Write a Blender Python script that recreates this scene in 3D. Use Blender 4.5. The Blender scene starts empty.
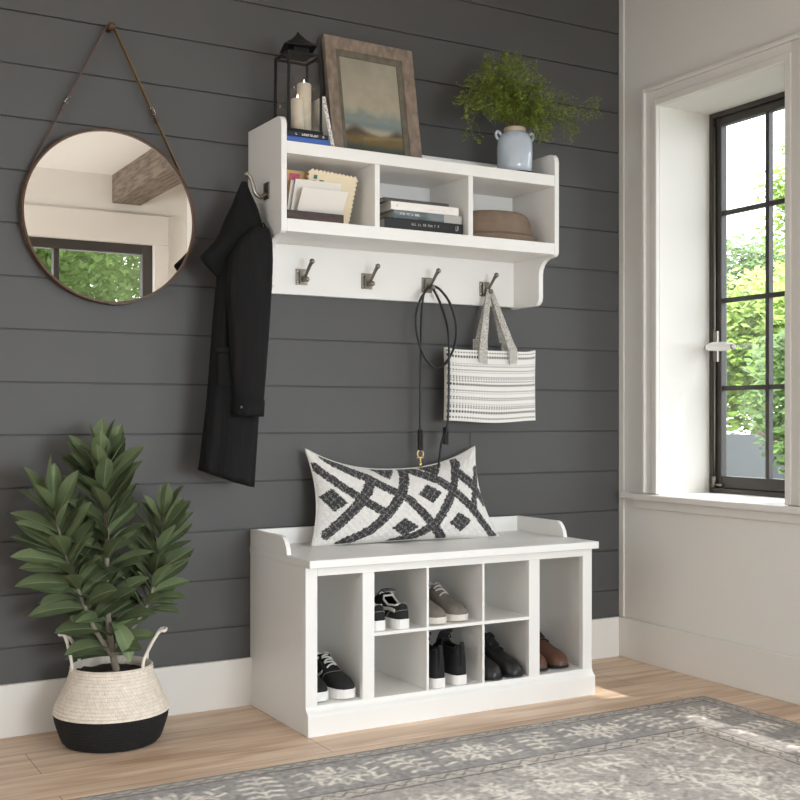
import bpy, bmesh, math, random
import numpy as np
from mathutils import Vector, Matrix
R = math.radians
random.seed(7); np.random.seed(7)
SC = bpy.context.scene
COL = SC.collection

# ------------------------------------------------------------------ camera, world, lights, exposure
cd = bpy.data.cameras.new('camera'); cam = bpy.data.objects.new('camera', cd); COL.objects.link(cam)
cam.location = (-1.3234, -3.2503, 0.8733); cam.rotation_euler = (R(90), 0, R(-29.6553))
cd.sensor_width = 36; cd.lens = 1140.49/800*36; cd.shift_y = 18.22/800; cd.clip_start = .05
SC.camera = cam
SC.view_settings.view_transform = 'Standard'; SC.view_settings.look = 'None'
SC.view_settings.gamma = 1; SC.view_settings.use_curve_mapping = False
SC.view_settings.exposure = 0.54
SC.cycles.max_bounces = 10; SC.cycles.diffuse_bounces = 6; SC.cycles.transparent_max_bounces = 16
w = bpy.data.worlds.new('sky'); SC.world = w; w.use_nodes = True
w.node_tree.nodes['Background'].inputs[0].default_value = (.88, .945, 1, 1)
w.node_tree.nodes['Background'].inputs[1].default_value = 3.6

def light(name, kind, loc, direction, energy, color=(1, 1, 1), size=None, portal=False, spread=None):
    d = bpy.data.lights.new(name, kind); d.energy = energy; d.color = color
    if size:
        d.shape = 'RECTANGLE'; d.size, d.size_y = size
    o = bpy.data.objects.new(name, d); COL.objects.link(o); o.location = loc
    o.rotation_euler = Vector(direction).to_track_quat('-Z', 'Y').to_euler()
    if spread: d.spread = R(spread)
    if portal: d.cycles.is_portal = True
    return o
sun = light('sun', 'SUN', (6, -3, 8), (-1, .35, -1.73), 2.5, (1, .95, .88)); sun.data.angle = R(1.2)
# daylight inside the front window, plus added side and left lights without windows
light('added_side_key', 'AREA', (1.40, -2.75, 1.25), (-1, 0, -.30), 24, (.84, .925, 1), (1.7, 1.2), spread=140)  # added key light at the solid right wall, no opening here
light('daylight_front_window', 'AREA', (.55, -4.74, .95), (-.05, 1, -.28), 16.5, (.84, .925, 1), (1.3, .85), spread=95)
light('added_left_fill', 'AREA', (-3.36, -2.2, 1.2), (1, -.05, .0), 17, (.88, .945, 1), (1.6, 1.3))  # added wide fill at the left wall, which has no window
light('added_left_fill_two', 'AREA', (-3.3, -3.7, 1.1), (1, -.22, .24), 17, (.92, .96, 1), (1.0, 1.0), spread=70)  # added fill to brighten the front wall that the mirror reflects
light('sky_portal_right', 'AREA', (1.735, -.85, 1.29), (-1, 0, 0), 1, size=(1.35, 1.4), portal=True)
light('sky_portal_front', 'AREA', (.3, -5.02, 1.35), (0, 1, 0), 1, size=(1.85, 1.6), portal=True)

# ------------------------------------------------------------------ helpers
def lin(c):
    return tuple(((v/255)/12.92 if v/255 <= .04045 else ((v/255+.055)/1.055)**2.4) for v in c)
def mat(name, rgb, rough=.5, metal=0, noise=0, nscale=20, bump=0, bscale=200, stretch=None, attr=False,
        spec=None, emit=None, coat=0, rgb2=None, detail=4, bdist=.002):
    m = bpy.data.materials.new(name); m.use_nodes = True; nt = m.node_tree; N = nt.nodes; L = nt.links
    p = N['Principled BSDF']; c = lin(rgb)
    p.inputs['Base Color'].default_value = (*c, 1); p.inputs['Roughness'].default_value = rough
    p.inputs['Metallic'].default_value = metal
    if spec is not None: p.inputs['Specular IOR Level'].default_value = spec
    if coat: p.inputs['Coat Weight'].default_value = coat; p.inputs['Coat Roughness'].default_value = .08
    tc = N.new('ShaderNodeTexCoord'); mp = N.new('ShaderNodeMapping'); L.new(tc.outputs['Object'], mp.inputs[0])
    if stretch: mp.inputs['Scale'].default_value = stretch
    src = None
    if attr:
        a = N.new('ShaderNodeVertexColor'); a.layer_name = 'Col'; src = a.outputs[0]
        L.new(src, p.inputs['Base Color'])
    if noise or rgb2:
        n = N.new('ShaderNodeTexNoise'); n.inputs['Scale'].default_value = nscale; n.inputs['Detail'].default_value = detail
        L.new(mp.outputs[0], n.inputs[0])
        mx = N.new('ShaderNodeMix'); mx.data_type = 'RGBA'
        if rgb2:
            rp = N.new('ShaderNodeValToRGB'); rp.color_ramp.elements[0].position = .4; rp.color_ramp.elements[1].position = .6
            L.new(n.outputs[0], rp.inputs[0]); L.new(rp.outputs[0], mx.inputs[0])
            mx.inputs[6].default_value = (*c, 1); mx.inputs[7].default_value = (*lin(rgb2), 1)
        else:
            mr = N.new('ShaderNodeMapRange'); mr.inputs[1].default_value = .25; mr.inputs[2].default_value = .75
            mr.inputs[3].default_value = 1-noise; mr.inputs[4].default_value = 1+noise
            L.new(n.outputs[0], mr.inputs[0]); mx.blend_type = 'MULTIPLY'; mx.inputs[0].default_value = 1
            if src: L.new(src, mx.inputs[6])
            else: mx.inputs[6].default_value = (*c, 1)
            L.new(mr.outputs[0], mx.inputs[7])
        L.new(mx.outputs[2], p.inputs['Base Color'])
    if bump:
        n2 = N.new('ShaderNodeTexNoise'); n2.inputs['Scale'].default_value = bscale; n2.inputs['Detail'].default_value = 3
        L.new(mp.outputs[0], n2.inputs[0]); b = N.new('ShaderNodeBump'); b.inputs['Strength'].default_value = bump
        b.inputs['Distance'].default_value = bdist
        L.new(n2.outputs[0], b.inputs['Height']); L.new(b.outputs[0], p.inputs['Normal'])
    if emit:
        p.inputs['Emission Color'].default_value = (*lin(emit[0]), 1); p.inputs['Emission Strength'].default_value = emit[1]
    return m
def glass_mat(name, refl=.06):
    m = bpy.data.materials.new(name); m.use_nodes = True; nt = m.node_tree; nt.nodes.clear()
    o = nt.nodes.new('ShaderNodeOutputMaterial'); mx = nt.nodes.new('ShaderNodeMixShader')
    t = nt.nodes.new('ShaderNodeBsdfTransparent'); g = nt.nodes.new('ShaderNodeBsdfGlossy'); g.inputs['Roughness'].default_value = .01
    mx.inputs[0].default_value = refl
    nt.links.new(t.outputs[0], mx.inputs[1]); nt.links.new(g.outputs[0], mx.inputs[2]); nt.links.new(mx.outputs[0], o.inputs[0])
    return m

def wloc(o):
    v = Vector((0, 0, 0))
    while o: v += o.location; o = o.parent
    return v
def tag(o, label=None, cat=None, group=None, kind=None):
    if label: o['label'] = label
    if cat: o['category'] = cat
    if group: o['group'] = group
    if kind: o['kind'] = kind
    return o
def empty(name, loc, label=None, cat=None, group=None, kind=None):
    o = bpy.data.objects.new(name, None); COL.objects.link(o); o.location = loc; o.empty_display_size = .05
    return tag(o, label, cat, group, kind)
def fin(name, bm, m, parent=None, smooth=False, bevel=0, label=None, cat=None, group=None, kind=None, seg=2, recalc=True, sub=0, cols=None):
    """link a bmesh (world coordinates) as one mesh object"""
    if recalc: bmesh.ops.recalc_face_normals(bm, faces=bm.faces)
    if parent: off = wloc(parent)
    else:
        n = len(bm.verts); mn = [min(v.co[i] for v in bm.verts) for i in range(3)]; mxx = [max(v.co[i] for v in bm.verts) for i in range(3)]
        off = Vector(((mn[0]+mxx[0])/2, (mn[1]+mxx[1])/2, mn[2])) if kind != 'structure' else Vector((0, 0, 0))
    bmesh.ops.translate(bm, verts=bm.verts, vec=-off)
    me = bpy.data.meshes.new(name); bm.to_mesh(me); bm.free()
    if smooth: me.polygons.foreach_set('use_smooth', [True]*len(me.polygons))
    o = bpy.data.objects.new(name, me); COL.objects.link(o)
    if parent: o.parent = parent
    else: o.location = off
    if isinstance(m, (list, tuple)):
        for q in m: me.materials.append(q)
    else: me.materials.append(m)
    if bevel:
        b = o.modifiers.new('bevel', 'BEVEL'); b.width = bevel; b.segments = seg; b.limit_method = 'ANGLE'; b.angle_limit = R(40)
    if sub:
        s = o.modifiers.new('sub', 'SUBSURF'); s.levels = sub; s.render_levels = sub
    if cols is not None:
        a = me.color_attributes.new('Col', 'FLOAT_COLOR', 'POINT'); arr = np.ones((len(me.vertices), 4), np.float32); arr[:, :3] = cols
        a.data.foreach_set('color', arr.ravel())
    return tag(o, label, cat, group, kind)
def NB(): return bmesh.new()
def box(bm, x0, x1, y0, y1, z0, z1):
    vs = [bm.verts.new((x, y, z)) for x in (x0, x1) for y in (y0, y1) for z in (z0, z1)]
    for f in ((0, 1, 3, 2), (4, 6, 7, 5), (0, 4, 5, 1), (2, 3, 7, 6), (0, 2, 6, 4), (1, 5, 7, 3)): bm.faces.new([vs[i] for i in f])
    return vs
def B(*boxes):
    bm = NB()
    for b in boxes: box(bm, *b)
    return bm
def prism(bm, poly, axis, a, b):
    """poly: 2-D points of the two other axes in order; extruded along axis from a to b"""
    def P(p, t):
        return {'X': (t, p[0], p[1]), 'Y': (p[0], t, p[1]), 'Z': (p[0], p[1], t)}[axis]
    A = [bm.verts.new(P(p, a)) for p in poly]; C = [bm.verts.new(P(p, b)) for p in poly]
    bm.faces.new(A); bm.faces.new(C[::-1]); n = len(poly)
    for i in range(n): bm.faces.new((A[i], C[i], C[(i+1) % n], A[(i+1) % n]))
def smooth_path(pts, n=8):
    pts = [Vector(p) for p in pts]; out = []
    for i in range(len(pts)-1):
        p0 = pts[max(i-1, 0)]; p1 = pts[i]; p2 = pts[i+1]; p3 = pts[min(i+2, len(pts)-1)]
        for k in range(n):
            t = k/n
            out.append(.5*((2*p1)+(p2-p0)*t+(2*p0-5*p1+4*p2-p3)*t*t+(3*p1-p0-3*p2+p3)*t**3))
    return out+[pts[-1]]
def tube(bm, pts, r, seg=8, cap=True, flat=None):
    """r: number or function of 0..1"""
    pts = [Vector(p) for p in pts]; n = len(pts); prev = None; up = None
    for i, p in enumerate(pts):
        d = (pts[min(i+1, n-1)]-pts[max(i-1, 0)]).normalized()
        if up is None:
            up = d.orthogonal().normalized()
        else:
            up = (up-d*up.dot(d)); up = up.normalized() if up.length > 1e-6 else d.orthogonal().normalized()
        s = d.cross(up); rr = r(i/(n-1)) if callable(r) else r
        ring = [bm.verts.new(p+(up*math.cos(2*math.pi*k/seg)+s*math.sin(2*math.pi*k/seg))*rr) for k in range(seg)]
        if prev:
            for k in range(seg): bm.faces.new((prev[k], prev[(k+1) % seg], ring[(k+1) % seg], ring[k]))
        elif cap: bm.faces.new(ring[::-1])
        prev = ring
    if cap: bm.faces.new(prev)
def ribbon(bm, pts, wvec, thick):
    """flat strap: pts path, wvec half width vector (or list), thick"""
    pts = [Vector(p) for p in pts]; n = len(pts); prev = None
    for i, p in enumerate(pts):
        d = (pts[min(i+1, n-1)]-pts[max(i-1, 0)]).normalized(); wv = Vector(wvec[i]) if isinstance(wvec, list) else Vector(wvec)
        nn = d.cross(wv).normalized()*thick/2
        ring = [bm.verts.new(p+wv+nn), bm.verts.new(p-wv+nn), bm.verts.new(p-wv-nn), bm.verts.new(p+wv-nn)]
        if prev:
            for k in range(4): bm.faces.new((prev[k], prev[(k+1) % 4], ring[(k+1) % 4], ring[k]))
        else: bm.faces.new(ring[::-1])
        prev = ring
    bm.faces.new(prev)
def lathe(bm, prof, c, seg=48, rx=1, ry=1, close=False):
    prev = None
    for (r, z) in prof:
        if r < 1e-5: ring = [bm.verts.new((c[0], c[1], c[2]+z))]
        else: ring = [bm.verts.new((c[0]+rx*r*math.cos(2*math.pi*k/seg), c[1]+ry*r*math.sin(2*math.pi*k/seg), c[2]+z)) for k in range(seg)]
        if prev:
            for k in range(seg):
                a = prev[k % len(prev)]; b = prev[(k+1) % len(prev)]; d = ring[(k+1) % len(ring)]; e = ring[k % len(ring)]
                vs = []
                for v in (a, b, d, e):
                    if v not in vs: vs.append(v)
                if len(vs) > 2: bm.faces.new(vs)
        prev = ring
def ball(bm, c, r, seg=12):
    lathe(bm, [(r*math.sin(math.pi*i/8), -r*math.cos(math.pi*i/8)) for i in range(9)], c, seg)
def loft(bm, rings, cap=True):
    prev = None
    for pts in rings:
        ring = [bm.verts.new(p) for p in pts]
        if prev:
            n = len(ring)
            for k in range(n): bm.faces.new((prev[k], prev[(k+1) % n], ring[(k+1) % n], ring[k]))
        elif cap: bm.faces.new(ring[::-1])
        prev = ring
    if cap: bm.faces.new(prev)
def grid(bm, P, nu, nv):
    g = [[bm.verts.new(P(i/nu, j/nv)) for i in range(nu+1)] for j in range(nv+1)]
    for j in range(nv):
        for i in range(nu): bm.faces.new((g[j][i], g[j][i+1], g[j+1][i+1], g[j+1][i]))
    return g
def vnoise(h, w, cell, seed=0):
    rs = np.random.RandomState(seed); gh, gw = int(h/cell)+3, int(w/cell)+3; g = rs.rand(gh, gw)
    y = np.arange(h)/cell; x = np.arange(w)/cell; yi = y.astype(int); xi = x.astype(int)
    fy = (y-yi)[:, None]; fx = (x-xi)[None]; fy = fy*fy*(3-2*fy); fx = fx*fx*(3-2*fx)
    a = g[np.ix_(yi, xi)]; b = g[np.ix_(yi, xi+1)]; c = g[np.ix_(yi+1, xi)]; d = g[np.ix_(yi+1, xi+1)]
    return (a*(1-fx)+b*fx)*(1-fy)+(c*(1-fx)+d*fx)*fy

# ------------------------------------------------------------------ materials
M = {}
M['shiplap'] = mat('charcoal_paint', (77, 76, 75), .55, noise=.04, nscale=3)
M['wall'] = mat('warm_white_wall', (229, 226, 220), .75, bump=.08, bscale=90)
M['ceil'] = mat('ceiling_paint', (240, 239, 238), .8)
M['trim'] = mat('trim_paint', (228, 224, 218), .45)
M['white'] = mat('white_lacquer', (236, 234, 230), .38, noise=.012, nscale=6)
M['dark_frame'] = mat('dark_bronze_frame', (62, 58, 55), .42)
M['glass'] = glass_mat('window_glass')
M['beam'] = mat('weathered_beam', (128, 114, 102), .8, rgb2=(96, 84, 74), nscale=9, stretch=(6, .6, 6), bump=.4, bscale=20)
M['pewter'] = mat('brushed_pewter', (146, 140, 130), .32, 1)
M['chrome'] = mat('chrome', (205, 205, 205), .15, 1)
M['brass'] = mat('brass', (222, 196, 140), .3, 1)
M['black_metal'] = mat('black_metal', (26, 24, 23), .5, .4)
M['leather'] = mat('brown_leather', (84, 58, 40), .5, noise=.15, nscale=40)
M['leather_lit'] = mat('lit_brown_leather', (112, 84, 44), .45, noise=.15, nscale=40)  # lighter copy of the brown leather: side light painted into the right strap
M['mirror'] = mat('mirror_silver', (240, 236, 230), .0, 1)
M['coat'] = mat('black_wool', (25, 24, 24), .9, noise=.12, nscale=30, bump=.8, bscale=24, spec=.2, stretch=(1.6, 1.6, .3), bdist=.012)
M['coat2'] = mat('black_twill', (20, 20, 20), .85, bump=.3, bscale=400, spec=.2)

# ------------------------------------------------------------------ setting
XR = 1.4587; XL = -3.4; YF = -4.85; ZC = 2.6
# floor
def floor_mat():
    m = bpy.data.materials.new('oak_floor'); m.use_nodes = True; nt = m.node_tree; N = nt.nodes; L = nt.links; p = N['Principled BSDF']
    tc = N.new('ShaderNodeTexCoord')
    br = N.new('ShaderNodeTexBrick'); br.offset = .37; br.inputs['Scale'].default_value = 1; br.inputs['Brick Width'].default_value = 1.9
    br.inputs['Row Height'].default_value = .19; br.inputs['Mortar Size'].default_value = .0012; br.inputs['Mortar Smooth'].default_value = .3
    br.inputs['Color1'].default_value = (*lin((238, 213, 188)), 1); br.inputs['Color2'].default_value = (*lin((232, 206, 180)), 1)
    br.inputs['Mortar'].default_value = (*lin((150, 122, 98)), 1); L.new(tc.outputs['Object'], br.inputs[0])
    mp = N.new('ShaderNodeMapping'); mp.inputs['Scale'].default_value = (1.2, 14, 1); L.new(tc.outputs['Object'], mp.inputs[0])
    n = N.new('ShaderNodeTexNoise'); n.inputs['Scale'].default_value = 2.2; n.inputs['Detail'].default_value = 7; n.inputs['Distortion'].default_value = .8
    L.new(mp.outputs[0], n.inputs[0])
    rp = N.new('ShaderNodeValToRGB'); e = rp.color_ramp.elements; e[0].position = .28; e[0].color = (*lin((206, 190, 176)), 1); e[1].position = .62; e[1].color = (1, 1, 1, 1)
    L.new(n.outputs[0], rp.inputs[0])
    mx = N.new('ShaderNodeMix'); mx.data_type = 'RGBA'; mx.blend_type = 'MULTIPLY'; mx.inputs[0].default_value = .85
    L.new(br.outputs[0], mx.inputs[6]); L.new(rp.outputs[0], mx.inputs[7])
    n3 = N.new('ShaderNodeTexNoise'); n3.inputs['Scale'].default_value = 1.1; n3.inputs['Detail'].default_value = 2
    mp3 = N.new('ShaderNodeMapping'); mp3.inputs['Scale'].default_value = (1.3, 5, 1); L.new(tc.outputs['Object'], mp3.inputs[0]); L.new(mp3.outputs[0], n3.inputs[0])
    r3 = N.new('ShaderNodeValToRGB'); f = r3.color_ramp.elements; f[0].position = .3; f[0].color = (*lin((212, 198, 184)), 1); f[1].position = .5; f[1].color = (1, 1, 1, 1)
    L.new(n3.outputs[0], r3.inputs[0]); m2 = N.new('ShaderNodeMix'); m2.data_type = 'RGBA'; m2.blend_type = 'MULTIPLY'; m2.inputs[0].default_value = .7
    L.new(mx.outputs[2], m2.inputs[6]); L.new(r3.outputs[0], m2.inputs[7])
    L.new(m2.outputs[2], p.inputs['Base Color']); p.inputs['Roughness'].default_value = .48
    b = N.new('ShaderNodeBump'); b.inputs['Strength'].default_value = .12; b.inputs['Distance'].default_value = .002; L.new(n.outputs[0], b.inputs['Height']); L.new(b.outputs[0], p.inputs['Normal'])
    return m
fin('floor', B((XL, XR, YF, .1, -.1, 0)), floor_mat(), kind='structure')
fin('ceiling', B((XL, XR, YF, .1, ZC, ZC+.1)), M['ceil'], kind='structure')
fin('ceiling_beam', B((.904, 1.113, YF, 0, 2.40, ZC)), M['beam'], kind='structure', bevel=.006)
# shiplap back wall: boards with real gaps
bm = NB(); PL = .1459; Z0 = .2429; G = .0022
box(bm, XL, XR, .007, .1, 0, ZC)
for k in range(-2, 17):
    z0 = max(Z0+k*PL+G, 0); z1 = min(Z0+(k+1)*PL-G, ZC)
    if z1 <= 0: continue
    cuts = {3: [.801], 8: [-1.9], 1: [-1.4], 6: [-2.0]}.get(k, [])
    xs = [XL]+cuts+[XR]
    for i in range(len(xs)-1):
        box(bm, xs[i]+(.0012 if i else 0), xs[i+1]-(.0012 if i < len(xs)-2 else 0), 0, .0069, z0, z1)
fin('wall_back', bm, M['shiplap'], kind='structure', bevel=.0008, seg=1)
# right wall with two deep window openings
WZ0, WZ1 = .600, 1.973; WA = (-.784, -.211); WB = (-1.475, -.92); XO = XR+.284
bm = NB()
for (y0, y1, z0, z1) in ((WA[1], .1, 0, ZC), (WB[1], WA[0], 0, ZC), (YF, WB[0], 0, ZC), (WA[0], WA[1], 0, WZ0), (WA[0], WA[1], WZ1, ZC), (WB[0], WB[1], 0, WZ0), (WB[0], WB[1], WZ1, ZC)):
    box(bm, XR, XO, y0, y1, z0, z1)
fin('wall_right', bm, M['wall'], kind='structure')
FX0, FX1, FZ0, FZ1 = -.65, 1.209, .5, 2.125
fin('wall_front', B((XL, FX0, YF-.15, YF, 0, ZC), (FX1, XO, YF-.15, YF, 0, ZC), (FX0, FX1, YF-.15, YF, 0, FZ0), (FX0, FX1, YF-.15, YF, FZ1, ZC)), M['wall'], kind='structure')
fin('wall_left', B((XL-.1, XL, YF, .1, 0, ZC)), M['wall'], kind='structure')
# skirting boards
BH = .1452
fin('baseboard_back', B((XL, XR-.015, -.015, 0, 0, BH)), M['trim'], kind='structure', bevel=.003)
fin('baseboard_right', B((XR-.015, XR, YF, 0, 0, BH)), M['trim'], kind='structure', bevel=.003)
fin('baseboard_left', B((XL, XL+.015, YF, 0, 0, BH)), M['trim'], kind='structure', bevel=.003)
fin('corner_strip', B((XR-.006, XR, -.028, 0, BH, ZC)), M['trim'], kind='structure', bevel=.003)  # narrow pale strip up the back right corner
# moulded casing round the right-hand windows (one run of trim: left, head, mullion, right)
def casing(bm, y0, y1, z0, z1):
    for (a, b, d) in ((0, .014, .022), (.014, .046, .012), (.046, .07, .016)):
        # a..b measured inward from the outer edge, d = projection
        box(bm, XR-d, XR, y1+.07-b, y1+.07-a, z0, z1+.07-a)
        box(bm, XR-d, XR, y0-.07+a, y0-.07+b, z0, z1+.07-a)
        box(bm, XR-d, XR, y0-.07+b, y1+.07-b, z1+.07-b, z1+.07-a)
bm = NB(); casing(bm, *WA, WZ0+.006, WZ1); fin('trim_2', bm, M['trim'], kind='structure', bevel=.003)
bm = NB(); casing(bm, *WB, WZ0+.006, WZ1); fin('trim_3', bm, M['trim'], kind='structure', bevel=.003)
# sill board with a rounded nose and a small apron
bm = NB(); box(bm, XR-.04, XR+.24, -1.60, -.045, WZ0-.018, WZ0+.004); box(bm, XR-.016, XR, -1.58, -.09, WZ0-.05, WZ0-.018)
fin('trim_4', bm, M['trim'], kind='structure', bevel=.006, seg=3)
# casement windows
def casement(name, y0, y1, xg):
    r = empty(name, (xg, (y0+y1)/2, WZ0), kind='structure')
    a = .018; z0 = WZ0+.004; z1 = WZ1
    fin('window_frame', B((xg-.012, xg+.033, y1-a, y1, z0, z1), (xg-.012, xg+.033, y0, y0+a, z0, z1), (xg-.012, xg+.033, y0+a, y1-a, z1-a, z1), (xg-.012, xg+.033, y0+a, y1-a, z0, z0+a)), M['dark_frame'], r, bevel=.002)
    s = .029
    sash = fin('sash', B((xg, xg+.03, y1-a-s, y1-a-.002, z0+a, z1-a), (xg, xg+.03, y0+a+.002, y0+a+s, z0+a, z1-a), (xg, xg+.03, y0+a+s, y1-a-s, z1-a-s, z1-a), (xg, xg+.03, y0+a+s, y1-a-s, z0+a, z0+a+.044)), M['dark_frame'], r, bevel=.003)
    ya, yb, za, zb = y0+a+s, y1-a-s, z0+a+.044, z1-a-s
    boxes = [(xg+.006, xg+.026, y1-.264, y1-.248, za, zb)]
    for k in range(1, 4): boxes.append((xg+.008, xg+.024, ya, yb, za+(zb-za)*k/4-.008, za+(zb-za)*k/4+.008))
    fin('glazing_bars', B(*boxes), M['dark_frame'], sash)
    fin('glass', B((xg+.012, xg+.015, ya, yb, za, zb)), M['glass'], r)
    bm = NB(); tube(bm, [(xg-.008, y1-a-.006, z0+.04), (xg-.008, y1-a-.006, z1-.05)], .004, 8)
    tube(bm, [(xg-.012, y1-a-.006, z0+.02), (xg-.012, y1-a-.006, z0+.06)], .008, 8)
    tube(bm, [(xg-.012, y1-a-.006, z0+.03), (xg-.012, y1-a-.045, z0+.03)], .005, 8)
    fin('espagnolette_rod', bm, M['pewter'], r, smooth=True)
    zh = 1.127; yh = y1-a-.012
    h = fin('handle', (lambda b: (tube(b, smooth_path([(xg-.05, yh-.002, zh), (xg-.056, yh-.04, zh+.001), (xg-.06, yh-.095, zh-.002), (xg-.06, yh-.128, zh-.003)], 6), lambda t: .011+.006*math.sin(math.pi*min(1, t*1.1)), 12), b)[1])(NB()), mat('porcelain', (246, 245, 242), .25), r, smooth=True)
    bm = NB(); box(bm, xg-.012, xg, yh-.01, yh+.01, zh-.05, zh+.06); tube(bm, [(xg-.01, yh, zh), (xg-.055, yh+.002, zh)], .008, 10); tube(bm, [(xg-.06, yh-.126, zh-.003), (xg-.06, yh-.136, zh-.003)], .010, 10)
    fin('handle_spindle', bm, M['pewter'], h)
    return r
casement('window_1', *WA, XR+.25)
casement('window_3', *WB, XR+.25)
# window behind the camera, seen only in the mirror
r = empty('window_2', ((FX0+FX1)/2, YF, FZ0), kind='structure')
a = .074; y0, y1 = YF-.10, YF-.03
fin('window_frame', B((FX0, FX0+a, y0, y1, FZ0, FZ1), (FX1-a, FX1, y0, y1, FZ0, FZ1), (FX0+a, FX1-a, y0, y1, FZ1-.07, FZ1), (FX0+a, FX1-a, y0, y1, FZ0, FZ0+.07), (.505, .545, y0, y1, FZ0+.07, FZ1-.07), (-.13, -.09, y0, y1, FZ0+.07, FZ1-.07)), M['dark_frame'], r, bevel=.006)
fin('glass', B((FX0+a, FX1-a, YF-.066, YF-.062, FZ0+.07, FZ1-.07)), M['glass'], r)
fin('trim_5', B((FX0-.105, FX1+.105, YF, YF+.022, FZ1, FZ1+.21), (FX1, FX1+.105, YF, YF+.022, FZ0-.1, FZ1), (FX0-.105, FX0, YF, YF+.022, FZ0-.1, FZ1), (FX0, FX1, YF, YF+.03, FZ0-.06, FZ0)), M['trim'], kind='structure', bevel=.004)

# ------------------------------------------------------------------ outside the windows
fin('ground_outside', B((-14, XL-.2, -16, 16, -.5, -.35), (XL-.2, XO+.02, -16, YF-.2, -.5, -.35), (XO+.02, 18, -16, 16, -.5, -.35)), mat('gravel', (112, 114, 104), .9, noise=.3, nscale=3), kind='structure')
fin('sun_blocker', B((XO, XO+.50, YF, .4, 2.22, 2.32)), M['trim'], kind='structure')  # unseen overhang added to narrow the sun patch on the floor
fin('garden_wall', B((5.75, 5.9, .9, 4.4, -.35, .74)), mat('grey_render', (84, 87, 88), .9), kind='structure')
M['leafA'] = mat('sunlit_leaf', (158, 184, 84), .6, noise=.45, nscale=2.2)
M['leafB'] = mat('green_leaf', (96, 126, 54), .6, noise=.45, nscale=2.2)
M['bark'] = mat('tree_bark', (96, 84, 70), .9, noise=.2, nscale=12)
def tree(x, y, h, r, n, leaf, label, seed, lsz=.055):
    rs = random.Random(seed)
    t = empty('tree', (x, y, -.35), label, 'tree', 'trees outside the windows')
    bm = NB(); tube(bm, smooth_path([(x, y, -.35), (x+.05, y, h*.3), (x-.04, y+.05, h*.62), (x, y, h*.9)], 5), lambda q: .11*(1-.75*q), 8)
    for k in range(5):
        an = rs.uniform(0, 6.28); tube(bm, [(x, y, h*.45), (x+math.cos(an)*r*.6, y+math.sin(an)*r*.6, h*.5+rs.uniform(.1, .6)*r)], lambda q: .04*(1-.7*q), 6)
    fin('trunk', bm, M['bark'], t, smooth=True)
    blobs = []
    for k in range(26):
        an = rs.uniform(0, 6.28); q = rs.uniform(.15, .95); zz = rs.uniform(-.3, 1)
        rr = r*q*(1-.5*max(0, zz)**2)
        blobs.append((x+math.cos(an)*rr, y+math.sin(an)*rr, h*.58+zz*h*.42, r*rs.uniform(.26, .42)))
    vs = []; fs = []
    for k in range(n):
        b = blobs[k % 26]; d = Vector((rs.gauss(0, 1), rs.gauss(0, 1), rs.gauss(0, 1))).normalized()*b[3]*(rs.random()**.4)
        c = Vector(b[:3])+d; u = Vector((rs.gauss(0, 1), rs.gauss(0, 1), rs.gauss(0, .6))).normalized(); v = u.orthogonal().normalized(); s = lsz*rs.uniform(.6, 1.3)
        i = len(vs); vs += [c-u*s, c+v*s*.45, c+u*s, c-v*s*.45]; fs.append((i, i+1, i+2, i+3))
    me = bpy.data.meshes.new('foliage'); me.from_pydata([p-t.location for p in vs], [], fs); me.materials.append(leaf)
    o = bpy.data.objects.new('foliage', me); COL.objects.link(o); o.parent = t
    return t
tree(7.6, 5.0, 2.0, 1.3, 14000, M['leafA'], 'low bushy sunlit green tree filling the lower panes of the side window', 3)
tree(4.7, 1.85, 1.35, .62, 6000, M['leafB'], 'small round green bush nearest to the side window, beside its right glazing bar', 4, .04)
tree(10.5, 6.7, 4.5, 1.0, 7000, M['leafA'], 'tall airy pale green tree at the right of the side window, against the sky', 5)
tree(13.2, 10.3, 3.5, 1.7, 14000, M['leafB'], 'far green tree behind the low bushy one, left half of the side window', 8, .07)
tree(.9, -8.6, 4.6, 1.9, 30000, M['leafB'], 'leafy green tree reflected in the middle of the round mirror', 6, .05)
tree(2.9, -12.7, 5.4, 1.9, 24000, M['leafB'], 'green tree at the right of the window reflected in the mirror', 9, .05)
tree(-3.2, -9.4, 4.6, 1.9, 22000, M['leafB'], 'green tree left of the post of the window reflected in the mirror', 10, .05)
# ------------------------------------------------------------------ storage bench
W = M['white']
r = empty('storage_bench', (.5, -.2, 0), 'white storage bench with shoe compartments standing against the dark boarded wall', 'bench')
fin('side_panel', B((0, .016, -.384, -.002, .0, .4619)), W, r, bevel=.001)
fin('side_panel', B((.984, 1.0, -.384, -.002, .0, .4619)), W, r, bevel=.001)
fin('back_panel', B((.0161, .9839, -.012, -.004, .06, .4619)), W, r)
fin('bottom_panel', B((.0161, .9839, -.3839, -.0121, .062, .08)), W, r)
bm = NB()
for b in ((0, .036, .0, .462), (.964, 1.0, .0, .462), (.177, .215, .08, .437), (.755, .795, .08, .437), (.036, .964, .437, .462), (.036, .964, .05, .08)):
    box(bm, b[0], b[1], -.4021, -.3841, b[2], b[3])
fin('face_frame', bm, W, r, bevel=.0012)
bm = NB(); prism(bm, [(-.4022, 0), (-.4184, 0), (-.4184, .054), (-.4175, .058), (-.4135, .062), (-.4085, .066), (-.405, .071), (-.4035, .076), (-.4022, .078)], 'X', 0, 1.0)
fin('plinth', bm, W, r)
for x0, x1 in ((.188, .204), (.766, .782)): fin('divider', B((x0, x1, -.3839, -.0121, .08, .4619)), W, r)
fin('cubby_shelf', B((.2041, .7659, -.401, -.0121, .2545, .264)), W, r, bevel=.0008)
for x0 in (.3885, .5835):
    fin('partition', B((x0, x0+.0075, -.4005, -.0121, .2641, .4369)), W, r)
    fin('partition', B((x0, x0+.0075, -.4005, -.0121, .0801, .2544)), W, r)
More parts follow.
